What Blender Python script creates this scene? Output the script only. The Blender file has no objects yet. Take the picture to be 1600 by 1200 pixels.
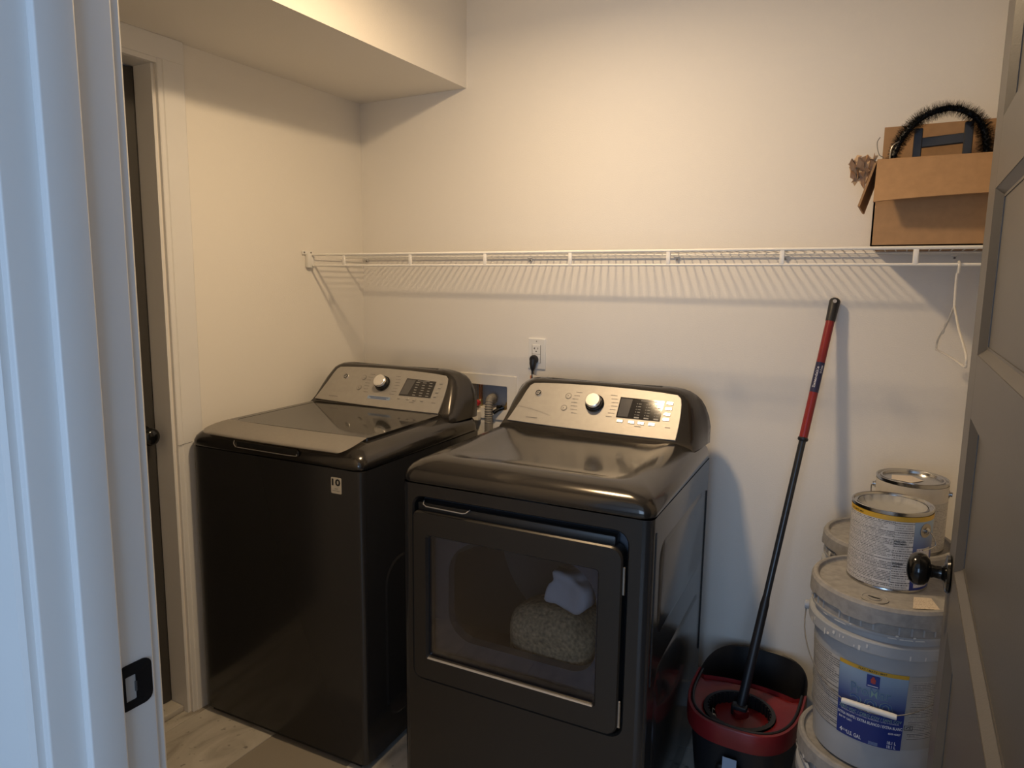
import bpy, bmesh, math, random
from mathutils import Vector, Matrix
random.seed(7)
PI = math.pi
S = bpy.context.scene
COL = S.collection

# ------------------------------------------------------------------ camera
cam_d = bpy.data.cameras.new('camera'); cam = bpy.data.objects.new('camera', cam_d); COL.objects.link(cam)
yaw, pitch, roll = math.radians(29.2809), math.radians(-8.2233), math.radians(0.7437)
F = Vector((-math.sin(yaw)*math.cos(pitch), math.cos(yaw)*math.cos(pitch), math.sin(pitch)))
Rt = Vector((math.cos(yaw), math.sin(yaw), 0)); U = Rt.cross(F)
R2 = Rt*math.cos(roll)+U*math.sin(roll); U2 = -Rt*math.sin(roll)+U*math.cos(roll)
cam.matrix_world = Matrix(((R2.x, U2.x, -F.x, 1.9958), (R2.y, U2.y, -F.y, -2.2692), (R2.z, U2.z, -F.z, 1.4452), (0, 0, 0, 1)))
cam_d.sensor_width = 36; cam_d.lens = 1087.47*36/1600; cam_d.clip_start = .02
S.camera = cam
# ------------------------------------------------------------------ world, exposure, light
S.view_settings.view_transform = 'Standard'; S.view_settings.look = 'None'
S.view_settings.gamma = 1; S.view_settings.exposure = 0.0; S.view_settings.use_curve_mapping = False
w = bpy.data.worlds.new('world'); S.world = w; w.use_nodes = True
w.node_tree.nodes['Background'].inputs[0].default_value = (.45, .6, .9, 1); w.node_tree.nodes['Background'].inputs[1].default_value = .35
BULB_POWER = 6.0
DISC_POWER = 14.2
HALL_POWER = 36
def area(name, loc, rot, sx, sy, power, col):
    l = bpy.data.lights.new(name, 'AREA'); l.shape = 'RECTANGLE'; l.size = sx; l.size_y = sy; l.energy = power; l.color = col
    o = bpy.data.objects.new(name, l); COL.objects.link(o); o.location = loc; o.rotation_euler = rot; return o
# daylight reaching the hall from a window far behind the photographer
area('hall_window_light', (2.25, -4.2, 1.3), (PI/2, 0, .2), 1.7, 1.5, HALL_POWER, (.46, .68, 1.0))
bl = bpy.data.lights.new('ceiling_bulb', 'POINT'); bl.energy = BULB_POWER; bl.color = (1.0, .725, .425); bl.shadow_soft_size = .06
dl = bpy.data.lights.new('ceiling_disc', 'AREA'); dl.shape = 'DISK'; dl.size = .14; dl.energy = DISC_POWER; dl.color = (1.0, .725, .425)
dlo = bpy.data.objects.new('ceiling_disc', dl); COL.objects.link(dlo); dlo.location = (1.1, -.9, 2.345)
blo = bpy.data.objects.new('ceiling_bulb', bl); COL.objects.link(blo); blo.location = (1.1, -.9, 2.33)

# ------------------------------------------------------------------ helpers
def mat(name, col, rough=.5, metal=0., bump=0., bscale=200., var=0., vscale=8., coat=0., spec=.5, emit=0.):
    m = bpy.data.materials.new(name); m.use_nodes = True; nt = m.node_tree; b = nt.nodes['Principled BSDF']
    b.inputs['Base Color'].default_value = (*col, 1); b.inputs['Roughness'].default_value = rough
    b.inputs['Metallic'].default_value = metal; b.inputs['Specular IOR Level'].default_value = spec
    if coat: b.inputs['Coat Weight'].default_value = coat; b.inputs['Coat Roughness'].default_value = .05
    if emit: b.inputs['Emission Color'].default_value = (*col, 1); b.inputs['Emission Strength'].default_value = emit
    tc = nt.nodes.new('ShaderNodeTexCoord')
    if bump:
        n = nt.nodes.new('ShaderNodeTexNoise'); n.inputs['Scale'].default_value = bscale; n.inputs['Detail'].default_value = 4
        bp = nt.nodes.new('ShaderNodeBump'); bp.inputs['Strength'].default_value = bump; bp.inputs['Distance'].default_value = .002
        nt.links.new(tc.outputs['Object'], n.inputs['Vector']); nt.links.new(n.outputs['Fac'], bp.inputs['Height']); nt.links.new(bp.outputs['Normal'], b.inputs['Normal'])
    if var:
        n = nt.nodes.new('ShaderNodeTexNoise'); n.inputs['Scale'].default_value = vscale; n.inputs['Detail'].default_value = 6
        r = nt.nodes.new('ShaderNodeMapRange'); r.inputs[1].default_value = .3; r.inputs[2].default_value = .7
        r.inputs[3].default_value = 1-var; r.inputs[4].default_value = 1+var*.4
        h = nt.nodes.new('ShaderNodeVectorMath'); h.operation = 'SCALE'; h.inputs[0].default_value = col
        nt.links.new(tc.outputs['Object'], n.inputs['Vector']); nt.links.new(n.outputs['Fac'], r.inputs[0])
        nt.links.new(r.outputs[0], h.inputs['Scale']); nt.links.new(h.outputs[0], b.inputs['Base Color'])
    return m

def link(name, bm, m, parent=None, smooth=True, ang=35, loc=None):
    me = bpy.data.meshes.new(name)
    bmesh.ops.recalc_face_normals(bm, faces=bm.faces[:])
    bm.to_mesh(me); bm.free()
    for k in (m if isinstance(m, (list, tuple)) else [m]): me.materials.append(k)
    if smooth:
        for p in me.polygons: p.use_smooth = True
        try: me.set_sharp_from_angle(angle=math.radians(ang))
        except Exception: pass
    o = bpy.data.objects.new(name, me); COL.objects.link(o)
    if parent: o.parent = parent
    if loc: o.location = loc
    return o
def tag(o, label=None, cat=None, group=None, kind=None):
    if label: o['label'] = label
    if cat: o['category'] = cat
    if group: o['group'] = group
    if kind: o['kind'] = kind
    return o
def empty(name, loc, rz=0, label=None, cat=None, group=None):
    o = bpy.data.objects.new(name, None); COL.objects.link(o); o.location = loc; o.rotation_euler = (0, 0, rz)
    o.empty_display_size = .05
    return tag(o, label, cat, group)
def B(): return bmesh.new()
def box(bm, x0, x1, y0, y1, z0, z1, bev=0., seg=2, mi=0, M=None):
    t = bmesh.new(); v = [t.verts.new((x, y, z)) for x in (x0, x1) for y in (y0, y1) for z in (z0, z1)]
    for f in ((0,1,3,2),(4,6,7,5),(0,4,5,1),(2,3,7,6),(0,2,6,4),(1,5,7,3)): t.faces.new([v[i] for i in f])
    bmesh.ops.recalc_face_normals(t, faces=t.faces[:])
    if bev: bmesh.ops.bevel(t, geom=t.edges[:], offset=bev, segments=seg, profile=.5, affect='EDGES')
    join(bm, t, mi, M)
def join(bm, t, mi=0, M=None):
    mp = {}
    for v in t.verts: mp[v] = bm.verts.new(M @ v.co if M else v.co)
    for f in t.faces:
        try: nf = bm.faces.new([mp[v] for v in f.verts]); nf.material_index = mi if mi else f.material_index
        except ValueError: pass
    t.free()
def loft(bm, loops, closed=True, cap0=False, cap1=False, mi=0):
    rows = [[bm.verts.new(p) for p in L] for L in loops]; n = len(rows[0])
    for a, b in zip(rows, rows[1:]):
        for i in range(n if closed else n-1):
            j = (i+1) % n
            f = bm.faces.new((a[i], a[j], b[j], b[i])); f.material_index = mi
    if cap0: bm.faces.new(rows[0][::-1]).material_index = mi
    if cap1: bm.faces.new(rows[-1]).material_index = mi
    return rows
def lathe(bm, prof, n=32, axis='Z', c=(0,0,0), cap0=False, cap1=False, mi=0, M=None):
    L = []
    for r, h in prof:
        ring = []
        for k in range(n):
            a = 2*PI*k/n; p = (r*math.cos(a), r*math.sin(a), h)
            if axis == 'X': p = (h, r*math.cos(a), r*math.sin(a))
            if axis == 'Y': p = (r*math.cos(a), h, r*math.sin(a))
            p = Vector((p[0]+c[0], p[1]+c[1], p[2]+c[2])); ring.append(M @ p if M else p)
        L.append(ring)
    loft(bm, L, True, cap0, cap1, mi)
def tube(bm, pts, r, n=8, mi=0, caps=True, flat=None):
    pts = [Vector(p) for p in pts]; L = []; prev = None
    for i, p in enumerate(pts):
        t = (pts[min(i+1, len(pts)-1)]-pts[max(i-1, 0)]).normalized()
        if prev is None:
            a = Vector((0, 0, 1)) if abs(t.z) < .9 else Vector((1, 0, 0))
            u = t.cross(a).normalized()
        else: u = (prev-t*prev.dot(t)).normalized()
        prev = u; v = t.cross(u); rr = r[i] if isinstance(r, (list, tuple)) else r
        L.append([p+(u*math.cos(2*PI*k/n)+v*math.sin(2*PI*k/n)*(flat or 1))*rr for k in range(n)])
    loft(bm, L, True, caps, caps, mi)
def rrect(x0, x1, y0, y1, r, n=4):
    if not isinstance(r, (list, tuple)): r = [r]*4
    out = []
    for (cx, cy, a0, rr) in ((x1-r[0], y1-r[0], 0, r[0]), (x0+r[1], y1-r[1], 90, r[1]), (x0+r[2], y0+r[2], 180, r[2]), (x1-r[3], y0+r[3], 270, r[3])):
        for k in range(n+1):
            a = math.radians(a0+90*k/n); out.append((cx+rr*math.cos(a), cy+rr*math.sin(a)))
    return out
def bez(p, n=12):
    "Catmull-Rom through points"
    p = [Vector(a) for a in p]; q = [p[0]*2-p[1]]+p+[p[-1]*2-p[-2]]; out = []
    for i in range(1, len(q)-2):
        for k in range(n):
            t = k/n; a, b, c, d = q[i-1:i+3]
            out.append(.5*((2*b)+(c-a)*t+(2*a-5*b+4*c-d)*t*t+(-a+3*b-3*c+d)*t**3))
    out.append(p[-1]); return out
def text2d(s, width=None, height=None, off=0., res=2, shear=0.):
    c = bpy.data.curves.new('t', 'FONT'); c.body = s; c.size = 1; c.resolution_u = res; c.offset = off; c.shear = shear
    c.align_x = 'CENTER'; c.align_y = 'CENTER'; c.fill_mode = 'FRONT'
    o = bpy.data.objects.new('t', c); COL.objects.link(o)
    me = o.to_mesh(); V = [(v.co.x, v.co.y) for v in me.vertices]; Fc = [tuple(p.vertices) for p in me.polygons]
    o.to_mesh_clear(); bpy.data.objects.remove(o); bpy.data.curves.remove(c)
    if not V: return [], []
    xs = [v[0] for v in V]; ys = [v[1] for v in V]
    w_, h_ = max(xs)-min(xs), max(ys)-min(ys); cx, cy = (max(xs)+min(xs))/2, (max(ys)+min(ys))/2
    sx = width/w_ if width else height/h_; sy = height/h_ if height else sx
    return [((x-cx)*sx, (y-cy)*sy) for x, y in V], Fc
def addtext(bm, s, fn, width=None, height=None, off=0., mi=0, ox=0, oy=0, rot=0., shear=0.):
    V, Fc = text2d(s, width, height, off, shear=shear); c, sn = math.cos(rot), math.sin(rot)
    vs = [bm.verts.new(fn(ox+x*c-y*sn, oy+x*sn+y*c)) for x, y in V]
    for f in Fc:
        try: bm.faces.new([vs[i] for i in f]).material_index = mi
        except ValueError: pass

# ------------------------------------------------------------------ materials
M_wall = mat('wall_paint', (.80, .765, .71), .75, bump=.25, bscale=260)
M_ceil = mat('ceiling_paint', (.80, .77, .73), .85, bump=.2, bscale=200)
M_trim = mat('trim_paint', (.74, .73, .72), .42, var=.012, vscale=12)
M_doorp = mat('dark_door_paint', (.105, .096, .086), .42, bump=.08, bscale=300, var=.06, vscale=5)
M_black = mat('black_metal', (.004, .004, .004), .13, spec=.5)
M_blackp = mat('black_plastic', (.014, .014, .016), .42)
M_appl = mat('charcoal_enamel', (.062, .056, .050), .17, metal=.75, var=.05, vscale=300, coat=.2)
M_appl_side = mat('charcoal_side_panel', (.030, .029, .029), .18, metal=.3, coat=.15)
M_front = mat('charcoal_front_panel', (.05, .046, .042), .33, metal=.7)
M_dark = mat('dark_recess', (.012, .012, .012), .4)
M_silver = mat('brushed_silver', (.40, .375, .34), .46, metal=.5, var=.05, vscale=60)
M_strip = mat('silver_lid_strip', (.60, .565, .52), .42, metal=.6, var=.04, vscale=80)
M_chrome = mat('chrome', (.80, .78, .75), .27, metal=.9)
M_disp = mat('display_glass', (.02, .018, .018), .07, coat=0)
M_disp2 = mat('display_window', (.085, .08, .078), .12)
M_print = mat('grey_print', (.16, .15, .14), .5)
M_white = mat('white_plastic', (.78, .77, .74), .4)
M_wire = mat('white_coated_wire', (.80, .78, .74), .35)
M_red = mat('red_plastic', (.19, .012, .014), .35, var=.12, vscale=20)
M_redp = mat('red_pole', (.25, .018, .02), .28)
M_pole = mat('dark_pole', (.035, .037, .042), .25, metal=.3)
M_navy = mat('navy_print', (.018, .02, .07), .35)
M_pail = mat('grey_pail_plastic', (.38, .40, .43), .42, var=.10, vscale=14)
M_lid = mat('dusty_grey_lid', (.31, .30, .29), .6, var=.22, vscale=60)
M_card = mat('corrugated_card', (.40, .235, .115), .8, var=.1, vscale=50)
M_steel = mat('tin_metal', (.50, .50, .50), .22, metal=1)
M_cloth = mat('pale_cloth', (.44, .45, .47), .9, bump=.3, bscale=60)
M_copper = mat('copper', (.62, .27, .13), .3, metal=.9)
M_cream = mat('cream_plastic', (.80, .76, .69), .45)

# glass of the dryer window
def thin_glass(name, tint, mixf=.1, rough=.03):
    m = bpy.data.materials.new(name); m.use_nodes = True; nt = m.node_tree; nt.nodes.clear()
    o = nt.nodes.new('ShaderNodeOutputMaterial'); t = nt.nodes.new('ShaderNodeBsdfTransparent'); t.inputs[0].default_value = (*tint, 1)
    g = nt.nodes.new('ShaderNodeBsdfGlossy'); g.inputs['Roughness'].default_value = rough; g.inputs[0].default_value = (.9, .9, .95, 1)
    fr = nt.nodes.new('ShaderNodeFresnel'); fr.inputs[0].default_value = 1.45
    mx = nt.nodes.new('ShaderNodeMixShader'); nt.links.new(fr.outputs[0], mx.inputs[0]); nt.links.new(t.outputs[0], mx.inputs[1]); nt.links.new(g.outputs[0], mx.inputs[2]); nt.links.new(mx.outputs[0], o.inputs[0]); return m
M_glass = thin_glass('smoked_door_glass', (.80, .80, .82))

def floor_mat():
    m = mat('stone_tile', (.52, .46, .38), .38); nt = m.node_tree; b = nt.nodes['Principled BSDF']
    tc = nt.nodes.new('ShaderNodeTexCoord'); mp = nt.nodes.new('ShaderNodeMapping'); mp.inputs['Scale'].default_value = (3.5, 1.3, 1)
    n = nt.nodes.new('ShaderNodeTexNoise'); n.inputs['Scale'].default_value = 3; n.inputs['Detail'].default_value = 8; n.inputs['Distortion'].default_value = 1.2
    cr = nt.nodes.new('ShaderNodeValToRGB'); e = cr.color_ramp.elements
    e[0].position = .32; e[0].color = (.27, .24, .20, 1); e[1].position = .62; e[1].color = (.52, .485, .43, 1)
    x = cr.color_ramp.elements.new(.45); x.color = (.43, .40, .35, 1)
    n2 = nt.nodes.new('ShaderNodeTexNoise'); n2.inputs['Scale'].default_value = 45; n2.inputs['Detail'].default_value = 3
    r2 = nt.nodes.new('ShaderNodeMapRange'); r2.inputs[1].default_value = .27; r2.inputs[2].default_value = .36; r2.inputs[3].default_value = .45; r2.inputs[4].default_value = 1
    ml = nt.nodes.new('ShaderNodeVectorMath'); ml.operation = 'SCALE'
    nt.links.new(tc.outputs['Object'], mp.inputs['Vector']); nt.links.new(mp.outputs[0], n.inputs['Vector']); nt.links.new(tc.outputs['Object'], n2.inputs['Vector'])
    nt.links.new(n.outputs['Fac'], cr.inputs[0]); nt.links.new(n2.outputs['Fac'], r2.inputs[0])
    nt.links.new(cr.outputs[0], ml.inputs[0]); nt.links.new(r2.outputs[0], ml.inputs['Scale']); nt.links.new(ml.outputs[0], b.inputs['Base Color'])
    return m
M_tile = floor_mat()
M_grout = mat('grout', (.26, .23, .19), .85)

# ------------------------------------------------------------------ THE SETTING
RX, CZ, FY, HY = 2.30, 2.50, -1.78, -1.905       # right wall, ceiling, room face and hall face of the front wall
JX0, JX1 = 1.215, 2.137                          # jamb faces of the doorway
bm = B(); box(bm, -.2, 3.6, -4.6, .15, -.08, -.004); fl = tag(link('floor', bm, M_grout, smooth=False), kind='structure')
tw, tl = .305, .61
protos = {}
bm = B(); box(bm, .0012, tw-.0012, .0012, tl-.0012, -.01, 0, .0015, 1)
me0 = link('tile', bm, M_tile, fl, loc=(.335, -1.15, 0))
first = True
x = .335-2*tw; c = 0
while x < 2.3:
    y = -2.98+(c % 2)*tl/2
    while y < 0:
        if not (abs(x-.335) < .01 and abs(y+1.15) < .01):
            o = me0.copy(); COL.objects.link(o); o.parent = fl; o.location = (x, y, random.uniform(-.0004, .0004))
        y += tl
    x += tw; c += 1
bpy.data.objects.remove(me0)

def wall_with_hole(name, axis, pos, thick, a0, a1, z0, z1, holes, m):
    "wall slab along an axis with rectangular holes (a, b, zlo, zhi)"
    bm = B(); cuts = sorted(holes)
    def bx(a, b, c, d):
        if b-a < 1e-4 or d-c < 1e-4: return
        if axis == 'X': box(bm, a, b, min(pos, pos+thick), max(pos, pos+thick), c, d)
        else: box(bm, min(pos, pos+thick), max(pos, pos+thick), a, b, c, d)
    a = a0
    for (h0, h1, l, u) in cuts:
        bx(a, h0, z0, z1); bx(h0, h1, z0, l); bx(h0, h1, u, z1); a = h1
    bx(a, a1, z0, z1)
    return tag(link(name, bm, m, smooth=False), kind='structure')
wall_with_hole('wall_back', 'X', 0, .14, -.13, RX+.13, 0, CZ, [(.519, .708, .965, 1.060)], M_wall)
wall_with_hole('wall_left', 'Y', 0, -.13, FY, 0, 0, CZ, [(-1.72, -.905, 0, 2.088)], M_wall)
wall_with_hole('wall_right', 'Y', RX, .13, FY, 0, 0, CZ, [], M_wall)
wall_with_hole('wall_front', 'X', HY, FY-HY, -.13, 3.6, 0, CZ, [(JX0-.018, JX1+.018, 0, 2.07)], M_wall)
bm = B(); box(bm, -.13, RX+.13, FY, .14, CZ, CZ+.1); tag(link('ceiling', bm, M_ceil, smooth=False), kind='structure')
bm = B(); box(bm, 0, .513, FY, 0, 2.1575, CZ); tag(link('soffit', bm, M_wall, smooth=False), kind='structure')
# the hall the photographer stands in
bm = B(); box(bm, -.2, 3.7, -4.6, HY, CZ, CZ+.1); tag(link('ceiling', bm, M_ceil, smooth=False), kind='structure')
bm = B(); box(bm, -.3, -.2, -4.6, HY, 0, CZ); tag(link('wall_hall_left', bm, M_wall, smooth=False), kind='structure')
bm = B(); box(bm, 3.6, 3.7, -4.6, FY, 0, CZ); tag(link('wall_hall_right', bm, M_wall, smooth=False), kind='structure')

def prism_x(bm, prof, x0, x1): loft(bm, [[(x0, a, b) for a, b in prof], [(x1, a, b) for a, b in prof]], True, True, True)
def prism_z(bm, prof, z0, z1): loft(bm, [[(a, b, z0) for a, b in prof], [(a, b, z1) for a, b in prof]], True, True, True)

# left doorway: jamb, casing with a stepped inner bead, sill, closed dark door
t = empty('door_1', (0, 0, 0)); t['kind'] = 'structure'
bm = B(); box(bm, -.128, .001, -.912, -.9045, 0, 2.075); box(bm, -.128, .001, -1.718, -.9045, 2.0755, 2.088)
box(bm, -.128, .001, -1.718, -1.70, 0, 2.07); link('jamb', bm, M_trim, t, smooth=False)
bm = B()
prof = [(.000, -.900), (.011, -.900), (.013, -.897), (.013, -.885), (.016, -.882), (.016, -.815), (.013, -.811), (.000, -.811)]
prism_z(bm, prof, .0, 2.09)
box(bm, 0, .016, -1.80+.02, -.811, 2.09, 2.157, .001, 1); box(bm, .0, .012, -1.7, -.9, 2.076, 2.09)
box(bm, 0, .016, -1.775, -1.725, 0, 2.09); link('casing', bm, M_trim, t, ang=20)
bm = B(); box(bm, -.115, -.080, -1.699, -.9165, .022, 2.070, .002, 1); link('door_slab', bm, mat('shaded_door_paint', (.048, .044, .04), .45), t)  # darker copy of the door paint; the slab's shade is put into its colour
bm = B(); box(bm, -.112, -.083, -.9163, -.9122, 0.022, 2.074); link('door_stop', bm, mat('weather_strip', (.02, .018, .016), .7), t, smooth=False)
bm = B(); box(bm, -.13, -.018, -1.70, -.9125, 0, .021, .004, 2); link('sill', bm, M_tile, t)
bm = B(); tube(bm, [(.0162, -.9055, .9205), (.0162, -.885, .9215), (.0162, -.868, .9228), (.0163, -.852, .924)], .0006, 5); link('crack', bm, M_dark, t)
def knob(bm, sx, c):
    pr = [(.0001, 0), (.031, 0), (.033, .003), (.031, .007), (.016, .010), (.0115, .014), (.0105, .024), (.0125, .029), (.021, .032), (.0265, .038), (.0285, .046), (.0275, .054), (.022, .061), (.012, .065), (.0001, .066)]
    lathe(bm, [(r, h*sx) for r, h in pr], 28, 'X', c)
bm = B(); knob(bm, 1, (-.080, -0.962, 0.954)); link('door_knob', bm, M_black, t)

# doorway in the foreground
t1 = empty('trim_1', (0, 0, 0)); t1['kind'] = 'structure'
bm = B()
box(bm, JX0-.018, JX0, HY, FY, 0, 2.07, .0025, 3); link('jamb', bm, M_trim, t1)
bm = B(); box(bm, JX0-.001, JX0+.0125, -1.868, -1.827, 0, 2.05, .0022, 3); link('door_stop', bm, M_trim, t1)
bm = B(); prism_z(bm, [(JX0-.011, HY+.0), (JX0-.011, HY-.008), (JX0-.015, HY-.013), (JX0-.085, HY-.017), (JX0-.092, HY-.014), (JX0-.092, HY)], 0, 2.078); link('casing', bm, M_trim, t1, ang=20)
bm = B(); prism_z(bm, [(JX0-.005, FY), (JX0-.005, FY+.010), (JX0-.009, FY+.014), (JX0-.085, FY+.016), (JX0-.092, FY+.013), (JX0-.092, FY)], 0, 2.078); link('casing', bm, M_trim, t1, ang=20)
# strike plate let into the rabbet: rounded lip, latch hole
sp = empty('strike_plate', (0, 0, 0)); sp.parent = t1; sp['label'] = 'black strike plate with a latch hole'
bm = B(); yA, yB, zA, zB = -1.8235, -1.7835, .9275, .985
outer = rrect(yA, yB, zA, zB, [.013, .006, .004, .013], 6); inner = rrect(-1.8185, -1.8055, .9385, .9705, .0015, 6)
X = JX0+.0005; bow = lambda y: -.010*max(0, (y-(FY-.008))/.008)**2*.6
loft(bm, [[(X+bow(y), y, z) for y, z in outer], [(X+.0016+bow(y), y, z) for y, z in outer], [(X+.0016, y, z) for y, z in inner], [(X-.001, y, z) for y, z in inner]])
link('plate', bm, mat('black_oxide', (.006, .006, .007), .6, spec=.2), sp)
bm = B(); box(bm, X-.0002, X+.0004, -1.8185, -1.8055, .9385, .9705); link('latch_hole', bm, mat('bare_wood', (.42, .41, .40), .8), sp, smooth=False)
bm = B(); box(bm, X, X+.0024, -1.807, -1.8045, .948, .961, .0005, 1); link('tongue', bm, mat('worn_black', (.06, .06, .06), .4), sp)
t2 = empty('trim_2', (0, 0, 0)); t2['kind'] = 'structure'
bm = B(); box(bm, JX1, JX1+.018, HY, FY, 0, 2.07, .002, 2); box(bm, JX0-.018, JX1+.018, HY, FY, 2.0695, 2.0875)
link('jamb', bm, M_trim, t2)
bm = B(); box(bm, JX1+.005, JX1+.09, FY, FY+.015, 0, 2.16); box(bm, JX0-.09, JX1+.0045, FY, FY+.015, 2.078, 2.16)
box(bm, JX1+.005, JX1+.09, HY-.015, HY, 0, 2.16); box(bm, JX0-.09, JX1+.0045, HY-.015, HY, 2.078, 2.16); link('casing', bm, M_trim, t2, smooth=False)
bm = B(); box(bm, JX1-.011, JX1, -1.868, -1.827, 0, 2.05, .002, 2); link('door_stop', bm, M_trim, t2)

# open door: five recessed panels between stiles and rails, seen almost edge on
d2 = empty('door_2', (0, 0, 0)); d2['kind'] = 'structure'
DX0, DX1, DY0, DY1, DZ0, DZ1 = 2.099, 2.134, -1.774, -.860, .012, 2.045
panels = [(1.700, 1.950), (1.344, 1.596), (.988, 1.244), (.634, .886), (.278, .534)]
bm = B()
sl = .112
box(bm, DX0, DX1, DY1-sl, DY1, DZ0, DZ1, .0015, 1); box(bm, DX0, DX1, DY0, DY0+sl, DZ0, DZ1, .0015, 1)
zz = [DZ1]+[v for p in panels for v in (p[1], p[0])]+[DZ0]
for k in range(0, len(zz), 2): box(bm, DX0, DX1, DY0+sl, DY1-sl, zz[k+1], zz[k])
link('door_frame', bm, M_doorp, d2, ang=30)
for (a, b_) in panels:
    bm = B(); y0, y1 = DY0+sl, DY1-sl
    def rr(ins, x): return [(x, y0+ins, a+ins), (x, y1-ins, a+ins), (x, y1-ins, b_-ins), (x, y0+ins, b_-ins)]
    loft(bm, [rr(0, DX0+.001), rr(.010, DX0+.011), rr(.014, DX0+.011), rr(.014, DX0+.0125)], True, False, True)
    loft(bm, [rr(0, DX1-.001), rr(.010, DX1-.011), rr(.014, DX1-.0125)], True, False, True)
    link('panel', bm, M_doorp, d2, ang=20)
bm = B(); knob(bm, -1, (DX0, -.922, .966)); link('door_knob', bm, M_black, d2)
bm = B(); knob(bm, 1, (DX1, -.922, .966)); link('door_knob', bm, M_black, d2)
for z in (.25, 1.03, 1.82):
    bm = B(); lathe(bm, [(.0001, -.045), (.007, -.045), (.007, .045), (.0001, .045)], 12, 'Z', (DX1+.004, DY0+.002, z)); box(bm, DX1-.03, DX1+.002, DY0-.0015, DY0, z-.044, z+.044)
    link('hinge', bm, M_black, d2)
bm = B(); box(bm, .0, RX, -.013, 0, 0, .10, .003, 1); tag(link('baseboard_back', bm, M_trim), kind='structure')
bm = B(); box(bm, RX-.013, RX, -1.6, -.014, 0, .10, .003, 1); tag(link('baseboard_right', bm, M_trim), kind='structure')

# ceiling light over the room
cl = empty('ceiling_light', (1.1, -.9, 2.50), 0, 'round white flush ceiling lamp with a warm glow, high above the dryer', 'ceiling light')
bm = B(); lathe(bm, [(.0001, 0), (.14, 0), (.145, -.01), (.145, -.10), (.12, -.12), (.115, -.145), (.11, -.118), (.0001, -.115)], 40, 'Z'); link('base', bm, M_white, cl)

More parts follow.
